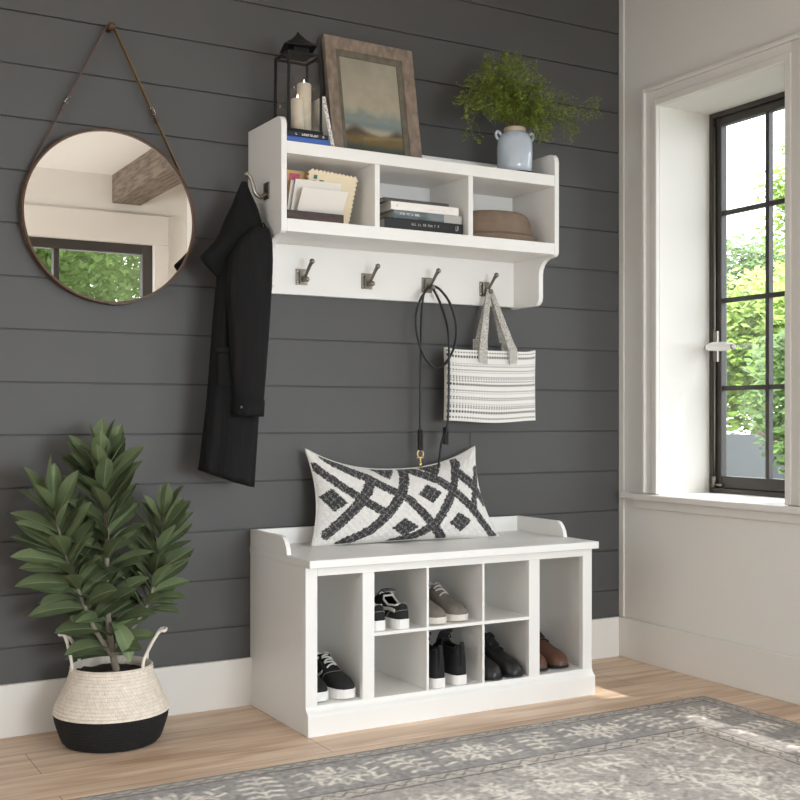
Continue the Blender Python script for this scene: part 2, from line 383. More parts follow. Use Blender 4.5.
fin('seat_top', B((-.0015, 1.0045, -.4321, -.002, .4621, .4843)), W, r, bevel=.002)
fin('back_rail', B((.0141, .9859, -.018, -.003, .4844, .535)), W, r, bevel=.002)
rail = [(-.003, .4844), (-.003, .535), (-.236, .535), (-.247, .532), (-.260, .521), (-.271, .505), (-.277, .4844)]
for x in (0, .986):
    bm = NB(); prism(bm, rail, 'X', x, x+.014); fin('side_rail', bm, W, r, bevel=.001)

# ------------------------------------------------------------------ wall shelf with hooks
S0, S1 = -.006, .986
r = empty('wall_shelf', (.49, 0, 1.25), 'white wall-mounted shelf with three open cubbies and a row of coat hooks', 'wall shelf')
prof = [(0, 1.25), (-.138, 1.25)]
prof += [(-.138-.027*math.sin(a), 1.277-.027*math.cos(a)) for a in (R(30), R(60), R(90))]
prof += [(-.165, 1.352)] + [(-.165-.052*(1-math.cos(a)), 1.352+.05*math.sin(a)) for a in (R(20), R(40), R(60), R(80))] + [(-.225, 1.4025), (-.236, 1.4035)]
prof += [(-.236-.0155*math.sin(a), 1.419-.0155*math.cos(a)) for a in (R(30), R(60), R(90))]
prof += [(-.2515, 1.715)] + [(-.2235-.028*math.cos(a), 1.715+.028*math.sin(a)) for a in (R(30), R(60), R(90))] + [(0, 1.746)]
for x in (S0, S1-.018):
    bm = NB(); prism(bm, prof, 'X', x, x+.018); fin('side_panel', bm, W, r, bevel=.0025)
xa, xb = S0+.0181, S1-.0181
fin('top_board', B((xa, xb, -.2505, -.0001, 1.634, 1.67)), W, r, bevel=.0015)
fin('lower_board', B((xa, xb, -.2505, -.0001, 1.41, 1.447)), W, r, bevel=.0015)
for x in (.300, .634): fin('divider', B((x, x+.0165, -.247, -.0121, 1.4471, 1.6339)), W, r)
fin('back_panel', B((xa, xb, -.012, -.001, 1.4471, 1.6339)), W, r)
fin('back_lip', B((xa, xb, -.014, -.001, 1.6701, 1.743)), W, r, bevel=.002)
fin('hook_board', B((xa, xb, -.02, -.001, 1.256, 1.4099)), W, r, bevel=.001)
def hook_parts(parent, org, mtx, big=1.0):
    """hook modelled facing -Y; mtx rotates it, org is the centre of its plate on the board"""
    T = Matrix.Translation(Vector(org)) @ mtx
    bm = NB(); tube(bm, smooth_path([(0, -.004, -.002), (.001, -.022, -.002), (.003, -.036, .012), (.006, -.052, .032), (.008, -.060, .040)], 5), lambda t: .0072-.002*math.sin(math.pi*t), 10)
    ball(bm, (.008, -.062, .042), .0085)
    tube(bm, smooth_path([(.0, -.004, -.012), (.001, -.022, -.014), (.002, -.034, -.012)], 4), lambda t: .006-.001*t, 10); ball(bm, (.002, -.037, -.011), .0085)
    bmesh.ops.transform(bm, matrix=T, verts=bm.verts)
    h = fin('coat_hook', bm, M['pewter'], parent, smooth=True)
    bm = B((-.020, .020, -.004, 0, -.025, .025), (-.010, .012, -.012, -.004, -.022, .020))
    bmesh.ops.transform(bm, matrix=T, verts=bm.verts); fin('mounting_plate', bm, M['pewter'], h, bevel=.0015)
    for z in (-.016, .016):
        bm = NB(); ball(bm, (-.0145, -.0045, z), .0032, 8)
        bmesh.ops.transform(bm, matrix=T, verts=bm.verts); fin('screw', bm, M['chrome'], h, smooth=True)
HX = (.163, .392, .617, .845)
for x in HX: hook_parts(r, (x, -.0201, 1.312), Matrix.Identity(4))
# hook on the left end panel: plate and a plain C-shaped prong
bm = NB(); tube(bm, smooth_path([(S0-.004, -.150, 1.532), (S0-.022, -.153, 1.520), (S0-.040, -.155, 1.528), (S0-.0475, -.156, 1.550), (S0-.056, -.156, 1.572), (S0-.066, -.156, 1.581)], 6), .0058, 10)
ball(bm, (S0-.068, -.156, 1.582), .008)
h = fin('coat_hook', bm, M['pewter'], r, smooth=True)
fin('mounting_plate', B((S0-.004, S0, -.168, -.128, 1.515, 1.565)), M['pewter'], h, bevel=.0015)

# ------------------------------------------------------------------ round mirror on a leather strap
MC = Vector((-.433, 0, 1.446)); MR = .2475
r = empty('round_mirror', (MC.x, -.012, MC.z-MR), 'round wall mirror with a thin brown leather rim hanging from a strap', 'mirror')
bm = NB(); n = 96; rings = []
for k in range(n):
    a = 2*math.pi*k/n; ca, sa = math.cos(a), math.sin(a)
    rings.append([bm.verts.new((MC.x+q*ca, y, MC.z+q*sa)) for q, y in ((MR, -.004), (MR, -.036), (MR-.0055, -.037), (MR-.0065, -.029), (MR-.0065, -.004))])
for k in range(n):
    for j in range(5): bm.faces.new((rings[k][j], rings[k][(j+1) % 5], rings[(k+1) % n][(j+1) % 5], rings[(k+1) % n][j]))
fin('rim', bm, M['leather'], r, smooth=False)
bm = NB(); prism(bm, [(MC.x+(MR-.0068)*math.cos(2*math.pi*k/n), MC.z+(MR-.0068)*math.sin(2*math.pi*k/n)) for k in range(n)], 'Y', -.028, -.005)
fin('mirror_glass', bm, M['mirror'], r)
peg = Vector((-.434, -.020, 1.985))
for s, mt in ((-1, M['leather']), (1, M['leather_lit'])):
    tp = Vector((MC.x+s*(MR+.002)*math.sin(R(62.6)), -.020, MC.z+(MR+.002)*math.cos(R(62.6))))
    pts = [Vector((MC.x+s*(MR+.002)*math.sin(R(q)), -.020, MC.z+(MR+.002)*math.cos(R(q)))) for q in (112, 100, 88, 76)]+[tp]
    top = peg+Vector((s*.010, 0, .004))
    pts += [tp.lerp(top, q/6) for q in range(1, 7)]
    bm = NB(); ribbon(bm, pts, (0, .0075, 0), .003); st = fin('strap', bm, mt, r)
    d = (top-tp).normalized(); c = tp.lerp(top, .47); nn = Vector((0, 1, 0)).cross(d).normalized()*s*-1
    bm = NB()
    for q in (-.010, .010): tube(bm, [c+d*q+Vector((0, -.011, 0))-nn*.003, c+d*q+Vector((0, .011, 0))-nn*.003], .0016, 8)
    for q in (-.011, .011): tube(bm, [c-d*.010+Vector((0, q, 0))-nn*.003, c+d*.010+Vector((0, q, 0))-nn*.003], .0016, 8)
    for q in (-.010, .010): tube(bm, [c+d*q+Vector((0, -.011, 0))+nn*.003, c+d*q+Vector((0, .011, 0))+nn*.003], .0016, 8)
    fin('buckle', bm, M['chrome'], st, smooth=True, label='small silver buckle')
    bm = NB(); ribbon(bm, [c-d*.020, c-d*.034], (0, .0095, 0), .006); fin('strap_keeper', bm, M['leather'], st)
bm = NB(); ribbon(bm, [Vector((MC.x+(MR+.0015)*math.sin(R(q)), -.022, MC.z+(MR+.0015)*math.cos(R(q)))) for q in (166, 170, 174, 178, 182)], (0, .017, 0), .003)
fin('rim_clasp', bm, M['leather'], r)
bm = NB(); tube(bm, [(peg.x, -.0005, peg.z), (peg.x, -.032, peg.z)], .0085, 14); ball(bm, (peg.x, -.036, peg.z), .0115)
fin('wall_peg', bm, M['leather'], smooth=True, label='small brown knob on the dark wall holding the mirror strap', cat='wall peg')

# ------------------------------------------------------------------ black coat on the end hook
def cloth_rings(rows, N, amp, seed, f1=5, f2=9):
    out = []; L = len(rows)
    for i, (zl, zr, xl, xr, yc, hd) in enumerate(rows):
        t = i/(L-1); ring = []
        for k in range(N):
            a = 2*math.pi*k/N; c, s = math.cos(a), math.sin(a)
            e = 1+amp*t**.6*(math.sin(f1*a+seed+1.1*t)*.6+math.sin(f2*a-seed*2+.8*t)*.4)
            sx = math.copysign(abs(c)**.75, c); sy = math.copysign(abs(s)**.75, s)
            q = (sx+1)/2; ring.append((xl+(xr-xl)*q, yc+hd*sy*e, zl+(zr-zl)*q))
        out.append(ring)
    return out
def interp_rows(rows, n):
    rows = np.array(rows, float); t = np.linspace(0, len(rows)-1, n)
    return [tuple(np.interp(v, range(len(rows)), rows[:, j]) for j in range(6)) for v in t]
r = empty('coat', (-.1, -.13, .67), 'long black hooded coat hanging from the hook on the shelf end', 'coat')
YC = -.135
rows = [(1.432, 1.428, -.085, -.012, YC, .034), (1.40, 1.395, -.118, .0, YC, .046), (1.352, 1.348, -.140, .004, YC, .052), (1.305, 1.305, -.150, .004, YC, .054), (1.246, 1.246, -.157, .002, YC, .052),
        (1.159, 1.159, -.166, -.003, YC, .050), (1.071, 1.071, -.173, -.010, YC, .048), (.984, .984, -.180, -.019, YC, .047), (.897, .897, -.188, -.031, YC, .048), (.810, .806, -.199, -.038, YC, .050), (.76, .735, -.205, -.043, YC, .052), (.728, .672, -.210, -.048, YC, .054)]
# keep the shoulder clear of the shelf end panel (x = -.006) while it passes in front of its lower part
rows = [(a, b, c, min(d, -.0085), e, f) for a, b, c, d, e, f in rows]
bm = NB(); loft(bm, cloth_rings(interp_rows(rows, 44), 48, .22, 1.3)); fin('body', bm, M['coat'], r, smooth=True)
srows = [(1.425, 1.422, -.070, -.018, -.185, .018), (1.39, 1.385, -.108, -.012, -.194, .030), (1.33, 1.325, -.142, -.012, -.198, .032), (1.24, 1.24, -.150, -.016, -.199, .032), (1.126, 1.126, -.143, -.024, -.198, .033), (1.011, 1.011, -.136, -.032, -.196, .031), (.925, .925, -.126, -.040, -.195, .031), (.882, .878, -.128, -.044, -.195, .032)]
bm = NB(); loft(bm, cloth_rings(interp_rows(srows, 26), 32, .12, 2.2)); sl = fin('sleeve', bm, M['coat'], r, smooth=True)
bm = NB(); loft(bm, cloth_rings([(.926, .924, -.130, -.037, -.195, .0345), (.90, .897, -.131, -.039, -.195, .0355), (.8815, .8775, -.132, -.040, -.195, .0355)], 32, .0, 0)); cf = fin('cuff', bm, M['coat'], sl, smooth=True)
bm = NB(); ball(bm, (-.118, -.226, .905), .004, 8); fin('button', bm, M['pewter'], cf, smooth=True)
hrows = [(1.562, 1.562, -.081, -.066, -.136, .007), (1.535, 1.535, -.092, -.054, -.133, .012), (1.494, 1.492, -.108, -.036, -.136, .028), (1.450, 1.447, -.131, -.024, -.140, .040), (1.407, 1.403, -.148, -.012, -.142, .049), (1.385, 1.378, -.162, -.012, -.142, .048), (1.356, 1.345, -.190, -.02, -.142, .042), (1.336, 1.330, -.211, -.05, -.142, .034), (1.316, 1.312, -.198, -.08, -.142, .024), (1.280, 1.285, -.160, -.10, -.142, .010)]
bm = NB(); loft(bm, cloth_rings(interp_rows(hrows, 30), 40, .16, .4)); fin('hood', bm, M['coat2'], r, smooth=True)
bm = NB(); ribbon(bm, smooth_path([(-.030, -.176, 1.44), (-.014, -.180, 1.405), (-.012, -.165, 1.36), (-.0095, -.150, 1.31)], 5), (.004, .006, 0), .004); fin('hood_cord', bm, M['coat2'], r)
bm = NB(); box(bm, -.178, -.128, -.189, -.184, 1.06, 1.075); box(bm, -.172, -.130, -.187, -.183, .965, 1.058)
fin('pocket_flap', bm, M['coat2'], r, bevel=.003)

# ------------------------------------------------------------------ things on top of the shelf
def book(name, x0, x1, y0, y1, z0, z1, cover, pages, label, group, spine='front', cat='book'):
    """y0 is the front (camera side); spine faces the front"""
    r = empty(name, ((x0+x1)/2, (y0+y1)/2, z0), label, cat, group)
    t = .0022
    fin('cover', B((x0, x1, y0, y1, z0, z0+t), (x0, x1, y0, y1, z1-t, z1), (x0, x1, y0, y0+t, z0+t, z1-t)), cover, r, bevel=.0006, seg=1)
    fin('pages', B((x0+.004, x1-.004, y0+t+.0002, y1-.005, z0+t, z1-t)), pages, r)
    return r
M['paper'] = mat('page_edges', (205, 200, 190), .8, noise=.12, nscale=60, stretch=(1, 1, 12))
M['blue'] = mat('blue_cloth', (62, 96, 168), .6); M['navy'] = mat('navy_cover', (30, 36, 48), .5)
M['offwhite'] = mat('white_paper', (232, 228, 220), .7)
g = 'books under the lantern'
b = book('book', .0125, .153, -.240, -.085, 1.6703, 1.6875, M['blue'], M['paper'], 'blue book lying under the black lantern at the shelf edge', g)
b2 = book('book', .0125, .150, -.238, -.09, 1.6877, 1.702, M['navy'], M['paper'], 'thin dark navy book on the blue book under the lantern', g)
def ticks(parent, x0, x1, y, z0, z1, m, n, seed, name='spine_lettering'):
    rs = random.Random(seed); bm = NB(); dx = (x1-x0)/n; h = z1-z0
    for k in range(n):
        if rs.random() < .14: continue
        x = x0+k*dx; box(bm, x, x+dx*.22, y-.0004, y, z0, z1)
        q = rs.random()
        if q < .7: box(bm, x+dx*.22, x+dx*.7, y-.0004, y, z1-h*.2, z1)
        if q > .3: box(bm, x+dx*.22, x+dx*.7, y-.0004, y, z0, z0+h*.2)
        if .2 < q < .8: box(bm, x+dx*.5, x+dx*.7, y-.0004, y, z0+h*.2, z1-h*.2)
    fin(name, bm, m, parent)
ticks(b2, .045, .138, -.238, 1.6925, 1.6985, M['offwhite'], 14, 2)
# white book leaning on the lantern
bm = NB(); prism(bm, [(.1775, 1.6704), (.1895, 1.6712), (.1560, 1.8265), (.1440, 1.8245)], 'Y', -.205, -.10)
r = fin('book', bm, M['offwhite'], label='white book leaning between the lantern and the painting', cat='book', bevel=.001)
bm = NB(); rs = random.Random(4)
for k in range(60):
    t = rs.uniform(.04, .96); q = rs.uniform(.12, .88); x = .1775+(.1440-.1775)*t+.012*q; z = 1.6704+(1.8245-1.6704)*t
    box(bm, x-.0012, x+.0012, -.2056, -.2050, z-.0015, z+.0015)
fin('speckled_spine', bm, mat('grey_ink', (150, 146, 142), .8), r)

# lantern
r = empty('lantern', (.0835, -.170, 1.7022), 'black metal lantern with glass sides standing on two books', 'lantern')
LX0, LX1, LY0, LY1, LZ0, LZ1 = .029, .138, -.2215, -.120, 1.7022, 1.941
bk = M['black_metal']; p = .0062
fin('base', B((LX0-.002, LX1+.002, LY0-.002, LY1+.002, LZ0, LZ0+.013)), bk, r, bevel=.001)
for x in (LX0, LX1-p):
    for y in (LY0, LY1-p): fin('post', B((x, x+p, y, y+p, LZ0+.0131, LZ1-p)), bk, r)
fin('top_frame', B((LX0, LX1, LY0, LY0+p, LZ1-p, LZ1), (LX0, LX1, LY1-p, LY1, LZ1-p, LZ1), (LX0, LX0+p, LY0+p, LY1-p, LZ1-p, LZ1), (LX1-p, LX1, LY0+p, LY1-p, LZ1-p, LZ1)), bk, r)
for b in ((LX0+p, LX1-p, LY0+.002, LY0+.0035), (LX0+p, LX1-p, LY1-.0035, LY1-.002)): fin('glass_pane', B((*b, LZ0+.0131, LZ1-p)), M['glass'], r)
for b in ((LX0+.002, LX0+.0035, LY0+p, LY1-p), (LX1-.0035, LX1-.002, LY0+p, LY1-p)): fin('glass_pane', B((*b, LZ0+.0131, LZ1-p)), M['glass'], r)
bm = NB(); cx, cy = .0835, -.1705
def ring4(h, z, rot=30): return [(cx+h*math.cos(R(rot+90*k)), cy+h*math.sin(R(rot+90*k)), z) for k in range(4)]
loft(bm, [ring4(.052, LZ1+.001, 45), ring4(.036, LZ1+.004, 45), ring4(.034, LZ1+.022, 45)]); cw = fin('neck', bm, bk, r)
bm = NB(); loft(bm, [ring4(.068, LZ1+.0221, 30), ring4(.068, LZ1+.0240, 30), ring4(.030, LZ1+.046, 30), ring4(.005, LZ1+.068, 30)]); rf = fin('roof', bm, bk, r)
bm = NB(); ball(bm, (cx, cy, LZ1+.070), .0045, 10); fin('finial', bm, bk, rf, smooth=True)
# two candles inside the lantern
M['wax'] = mat('ivory_wax', (226, 214, 192), .55)
M['wax'].node_tree.nodes['Principled BSDF'].inputs['Subsurface Weight'].default_value = .15
M['flame'] = mat('lit_candle_tip', (255, 240, 210), .4, emit=((255, 236, 200), 3.0))
for x, y, rr, zt, lab in ((.0745, -.186, .0195, 1.812, 'shorter ivory candle at the front left inside the lantern'), (.1085, -.158, .0215, 1.868, 'taller ivory candle behind the shorter one inside the lantern')):
    z0 = LZ0+.0133
    bm = NB(); lathe(bm, [(0, z0), (rr, z0), (rr, zt-.003), (rr-.003, zt), (rr-.007, zt-.001), (rr-.009, zt-.006), (0, zt-.007)], (x, y, 0), 28)
    c = fin('candle', bm, M['wax'], smooth=False, label=lab, cat='candle', group='candles in the lantern')
    for pl in c.data.polygons: pl.use_smooth = abs(pl.normal.z) < .5
    bm = NB(); lathe(bm, [(0, zt-.0065), (.0015, zt-.006), (.0034, zt+.001), (.0030, zt+.006), (.0012, zt+.012), (0, zt+.015)], (x, y, 0), 12)
    fin('flame_tip', bm, M['flame'], c, smooth=True)

# leaning landscape painting
r = empty('framed_painting', (.39, -.07, 1.6705), 'weathered wooden frame with a misty landscape painting leaning on the wall', 'painting')
M['driftwood'] = mat('weathered_wood_frame', (134, 118, 104), .8, noise=.38, nscale=60, stretch=(1, 1, .5), bump=.5, bscale=60, detail=7)
M['driftwood_in'] = mat('grey_green_slip', (104, 98, 84), .8, noise=.25, nscale=40)
pa = Vector((.226, -.102, 1.6755)); PU = Vector((1, 0, -.014)).normalized(); H = .398; ang = math.asin(.072/H); PV = Vector((0, math.sin(ang), math.cos(ang))); PN = PU.cross(PV)
def pt(u, v, d=0): return pa+PU*u+PV*v+PN*d
WD = .318
def pbox(bm, u0, u1, v0, v1, d0, d1):
    vs = [bm.verts.new(pt(u, v, d)) for u in (u0, u1) for v in (v0, v1) for d in (d0, d1)]
    for f in ((0, 1, 3, 2), (4, 6, 7, 5), (0, 4, 5, 1), (2, 3, 7, 6), (0, 2, 6, 4), (1, 5, 7, 3)): bm.faces.new([vs[i] for i in f])
def mitre(bm, o0, o1, i0, i1, d0, d1, dd):
    """four mitred mouldings: outer rect o, inner rect i, depth d0..d1 at the outside, dd at the inner edge"""
    O = [(o0[0], o0[1]), (o1[0], o0[1]), (o1[0], o1[1]), (o0[0], o1[1])]; I = [(i0[0], i0[1]), (i1[0], i0[1]), (i1[0], i1[1]), (i0[0], i1[1])]
    ov = [bm.verts.new(pt(*q, d0)) for q in O]; of = [bm.verts.new(pt(*q, d1)) for q in O]; if_ = [bm.verts.new(pt(*q, dd)) for q in I]; ib = [bm.verts.new(pt(*q, d0)) for q in I]
    for k in range(4):
        j = (k+1) % 4
        bm.faces.new((ov[k], ov[j], of[j], of[k])); bm.faces.new((of[k], of[j], if_[j], if_[k])); bm.faces.new((if_[k], if_[j], ib[j], ib[k])); bm.faces.new((ib[k], ib[j], ov[j], ov[k]))
bm = NB(); mitre(bm, (0, 0), (WD, H), (.040, .028), (WD-.040, H-.040), 0, .020, .015); f = fin('frame', bm, M['driftwood'], r, bevel=.002)
bm = NB(); mitre(bm, (.0402, .0282), (WD-.0402, H-.0402), (.056, .034), (WD-.056, H-.056), .001, .010, .005); fin('slip', bm, M['driftwood_in'], f)
nu, nv = 60, 84; bm = NB(); grid(bm, lambda u, v: pt(.0562+u*(WD-.1124), .0342+v*(H-.0904), .002), nu, nv)
U, V = np.meshgrid(np.linspace(0, 1, nu+1), np.linspace(0, 1, nv+1))
nz = vnoise(nv+1, nu+1, 9, 1)*.6+vnoise(nv+1, nu+1, 4, 2)*.4; nb = vnoise(nv+1, nu+1, 20, 3)
def mixc(a, b, t): t = np.clip(t, 0, 1)[..., None]; return a*(1-t)+b*t
col = np.ones((nv+1, nu+1, 3))*np.array((170, 160, 140.))
col = mixc(col, np.array((148, 142, 126.)), (V-.5)*1.6+(nb-.5)*.5)
col = mixc(col, np.array((126, 138, 132.)), 1-np.abs(V-.36+(nz-.5)*.1)/.12)
col = mixc(col, np.array((104, 124, 126.)), (1-np.abs(V-.29)/.06)*.8)
hl = .20+.10*np.exp(-((U-.18)/.20)**2)+.09*np.exp(-((U-.92)/.16)**2)+.02*(nz-.5)
col = mixc(col, np.array((86, 74, 60.)), (hl-V)/.07)
col = mixc(col, np.array((118, 98, 62.)), (.2-V+.05*(nz-.5))/.05)
col = mixc(col, np.array((150, 138, 96.)), ((1-np.abs(V-.15-.08*(U-.5))/.03)*(U > .3))*.6)
col = mixc(col, np.array((72, 80, 70.)), (.10-V+.06*(nz-.5))/.05)
col = np.clip(col+(nz-.5)[..., None]*12, 0, 255)/255
col = np.where(col <= .04045, col/12.92, ((col+.055)/1.055)**2.4)
fin('canvas', bm, mat('oil_paint', (150, 150, 140), .5, attr=True, bump=.2, bscale=120), r, cols=col.reshape(-1, 3))

# stoneware jar with fern sprigs
M['glaze'] = mat('pale_blue_glaze', (184, 194, 204), .16, noise=.14, nscale=14, coat=.4)
M['bisque'] = mat('unglazed_rim', (186, 168, 146), .8)
M['disc_black'] = mat('matte_black', (18, 18, 18), .9)
vx, vy = .857, -.182; r = empty('jar', (vx, vy, 1.6702), 'pale blue glazed stoneware jar holding fern sprigs on top of the shelf', 'jar')
bm = NB(); prof = [(0, 1.6745), (.050, 1.6745), (.0545, 1.677), (.057, 1.70), (.0585, 1.735), (.0585, 1.765), (.056, 1.785), (.049, 1.80), (.040, 1.808), (.0345, 1.811)]
lathe(bm, [(.0, 1.68), (.048, 1.68), (.053, 1.74), (.053, 1.76), (.044, 1.793), (.033, 1.806), (.0325, 1.811)][::-1]+[], (vx, vy, 0), 40); lathe(bm, prof, (vx, vy, 0), 40)
fin('body', bm, M['glaze'], r, smooth=True)
bm = NB(); lathe(bm, [(.0355, 1.811), (.0360, 1.8225), (.0345, 1.8255), (.031, 1.824), (.0305, 1.811)], (vx, vy, 0), 40); fin('neck', bm, M['bisque'], r, smooth=True, label='unglazed tan neck')
for s in (-1, 1):
    bm = NB(); q = R(-14); pts = [(vx+s*d*math.cos(q), vy+s*d*math.sin(q), z) for d, z in ((.047, 1.800), (.057, 1.811), (.064, 1.807), (.065, 1.797), (.0575, 1.785))]
    tube(bm, smooth_path(pts, 4), .0048, 10); fin('handle', bm, M['glaze'], r, smooth=True)
bm = NB(); lathe(bm, [(0, 1.6702), (.062, 1.6702), (.062, 1.6743), (0, 1.6743)], (vx+.006, vy-.004, 0), 40)
fin('disc', bm, M['disc_black'], label='thin black coaster under the pale blue jar', cat='disc')  # plain thin black disc beneath the jar
M['fern'] = mat('fern_green', (126, 140, 54), .6, noise=.35, nscale=18)
M['fern_stem'] = mat('fern_stalk', (104, 100, 50), .6)
r = empty('fern', (vx, vy, 1.70), 'spray of feathery green fern in the pale blue jar', 'fern')
rs = random.Random(21)
# (tip x, tip y, tip z, arch height)
tips = [(.655, -.19, 1.87, .10), (.668, -.20, 1.775, .17), (.70, -.17, 1.94, .08), (.73, -.21, 1.985, .06), (.76, -.16, 2.03, .04), (.80, -.20, 2.03, .05), (.845, -.18, 2.06, .03), (.875, -.15, 2.05, .03), (.93, -.19, 2.02, .05), (.955, -.17, 1.96, .05),
        (1.18, -.20, 1.93, .03), (1.10, -.19, 1.90, .06), (1.07, -.21, 1.84, .10), (.99, -.18, 1.85, .07), (.94, -.22, 1.80, .08), (.77, -.22, 1.92, .06), (.82, -.23, 1.95, .05), (.71, -.22, 1.86, .1), (.88, -.22, 1.97, .04), (.69, -.14, 1.90, .08), (.80, -.12, 1.98, .03), (.98, -.13, 1.90, .05), (.745, -.18, 1.90, .10), (.92, -.24, 1.90, .05)]
for ti, (tx, ty, tz, ah) in enumerate(tips):
    a = Vector((vx+rs.uniform(-.010, .010), vy+rs.uniform(-.010, .010), 1.79)); b = Vector((tx, ty, tz)); m1 = Vector((a.x+(b.x-a.x)*.15, a.y+(b.y-a.y)*.2, 1.85)); mid = a.lerp(b, .55)+Vector((0, 0, ah+.02))
    path = smooth_path([a, m1, mid, b], 10); bm = NB(); tube(bm, path, lambda t: .0014*(1-.7*t), 4)
    fr = fin('frond_stalk', bm, M['fern_stem'], r)
    vs = []; fs = []
    n = len(path); ln = (b-a).length
    for i in range(9, n):
        t = i/(n-1); d = (path[min(i+1, n-1)]-path[i-1]).normalized()
        for s in (-1, 1):
            if rs.random() < .22: continue
            side = d.cross(Vector((rs.uniform(-.4, .4), -1, rs.uniform(-.3, .5)))).normalized()*s
            bl = (.028+.05*math.sin(math.pi*min(1, t*.95)))*rs.uniform(.6, 1.1)
            bd = (side+d*rs.uniform(.5, .9)+Vector((0, rs.uniform(-.5, .3), rs.uniform(-.25, .15)))).normalized()
            k = 7
            for q in range(k):
                c = path[i]+bd*bl*(q+1)/k+Vector((0, 0, -.010*(q/k)**2))
                for s2 in (-1, 1):
                    ld = (bd*rs.uniform(.3, .9)+Vector((rs.uniform(-1, 1), rs.uniform(-.9, .6), rs.uniform(-.9, .9)))).normalized(); lw = ld.orthogonal().normalized()
                    L_ = rs.uniform(.0065, .013); j = len(vs)
                    vs += [c, c+ld*L_*.55+lw*L_*.32, c+ld*L_, c+ld*L_*.55-lw*L_*.32]; fs.append((j, j+1, j+2, j+3))
    for v in vs:
        if v.y > -.03: v.y = -.03
        if v.y < -.31: v.y = -.31
    me = bpy.data.meshes.new('frond_leaflets'); off = wloc(r); me.from_pydata([v-off for v in vs], [], fs); me.materials.append(M['fern'])
    o = bpy.data.objects.new('frond_leaflets', me); COL.objects.link(o); o.parent = fr

# ------------------------------------------------------------------ letters in the left cubby
M['walnut'] = mat('dark_walnut', (52, 34, 28), .45, rgb2=(74, 48, 40), nscale=14, stretch=(1, 6, 6))
M['kraft'] = mat('kraft_paper', (206, 172, 120), .8); M['cream'] = mat('cream_card', (238, 222, 192), .8)
M['env'] = mat('envelope_paper', (236, 230, 222), .75); M['env2'] = mat('envelope_paper_cool', (228, 224, 220), .75)
M['pink'] = mat('pink_stamp', (196, 92, 112), .7, noise=.3, nscale=140); M['teal'] = mat('teal_stamp', (60, 128, 116), .7, noise=.3, nscale=140); M['olive'] = mat('olive_stamp', (112, 124, 92), .7, noise=.3, nscale=140); M['coral'] = mat('coral_ink', (206, 120, 96), .7)
fin('letter_tray', B((.030, .214, -.212, -.120, 1.4472, 1.453), (.030, .214, -.212, -.205, 1.453, 1.4795), (.030, .036, -.205, -.12, 1.453, 1.482), (.208, .214, -.205, -.12, 1.453, 1.470), (.036, .208, -.127, -.12, 1.453, 1.488)), M['walnut'], label='dark walnut letter tray in the left cubby of the wall shelf', cat='letter tray', bevel=.0015)
class Sheet:
    """thin leaning sheet; (x, y, z) is the lower left corner, lean is the forward tilt per unit of height, rot the in-plane turn"""
    def __init__(s, x, y, z, w, h, rot, lean):
        s.o = Vector((x, y, z)); c, n = math.cos(R(rot)), math.sin(R(rot)); s.w, s.h = w, h
        s.u = Vector((c, -n*lean, n)).normalized(); s.v = Vector((-n, -c*lean, c)).normalized(); s.n = s.u.cross(s.v)
    def p(s, a, b, d=0): return s.o+s.u*a+s.v*b+s.n*d
    def poly(s, bm, pts, d0, d1):
        A = [bm.verts.new(s.p(*q, d0)) for q in pts]; C = [bm.verts.new(s.p(*q, d1)) for q in pts]; n = len(pts)
        bm.faces.new(A[::-1]); bm.faces.new(C)
        for i in range(n): bm.faces.new((A[i], A[(i+1) % n], C[(i+1) % n], C[i]))
g = 'letters in the walnut tray'
def rect(w, h, x=0, y=0): return [(x, y), (x+w, y), (x+w, y+h), (x, y+h)]
s = Sheet(.046, -.130, 1.4545, .10, .156, 0, .15); bm = NB(); s.poly(bm, rect(.10, .156), 0, .001)
e = fin('envelope', bm, M['kraft'], label='tan kraft envelope with a pink stamp, rearmost in the tray', cat='envelope', group=g); bm = NB(); s.poly(bm, rect(.034, .034, .017, .113), .0011, .0015); fin('stamp', bm, M['pink'], e, label='pink postage stamp')
s = Sheet(.108, -.140, 1.470, .162, .137, -3.5, .34); pts = []
def scal(a, b, n):
    o = []
    for k in range(n):
        for q in range(4):
            t = (k+q/4)/n; nx, ny = (b[1]-a[1]), -(b[0]-a[0]); l = math.hypot(nx, ny)
            dd = .0062*math.sin(math.pi*q/4*1.0)
            o.append((a[0]+(b[0]-a[0])*t+nx/l*dd, a[1]+(b[1]-a[1])*t+ny/l*dd))
    return o
pts = scal((0, 0), (.155, 0), 12)+scal((.155, 0), (.155, .146), 11)+scal((.155, .146), (0, .146), 12)+scal((0, .146), (0, 0), 11)
bm = NB(); s.poly(bm, pts, 0, .0012); e = fin('postcard', bm, M['cream'], label='cream scalloped-edge card with small green stamps behind the envelopes', cat='card', group=g)
for a_, b_, w_, h_, mm in ((.013, .123, .012, .012, 'teal'), (.0125, .110, .011, .009, 'coral'), (.034, .107, .014, .016, 'olive'), (.010, .101, .018, .003, 'teal')):
    bm = NB(); s.poly(bm, rect(w_, h_, a_, b_), .0013, .0016); fin('stamp', bm, M[mm], e, label={'teal': 'teal postage stamp', 'coral': 'coral ink mark', 'olive': 'olive green postage stamp'}[mm])
def envelope(x, y, z, w_, h_, rot, lean, m, label):
    s = Sheet(x, y, z, w_, h_, rot, lean); bm = NB(); s.poly(bm, rect(w_, h_), 0, .0022)
    e = fin('envelope', bm, m, label=label, cat='envelope', group=g)
    bm = NB(); s.poly(bm, [(.001, h_-.001), (w_/2, h_*.45), (w_-.001, h_-.001)], .0023, .0027); fin('flap', bm, m, e)
envelope(.050, -.150, 1.4545, .150, .124, 0, .36, M['env2'], 'white envelope showing only its left edge at the back of the tray')
envelope(.058, -.158, 1.4545, .150, .128, 0, .42, M['env'], 'white envelope in the middle of the tray, taller than the one in front')
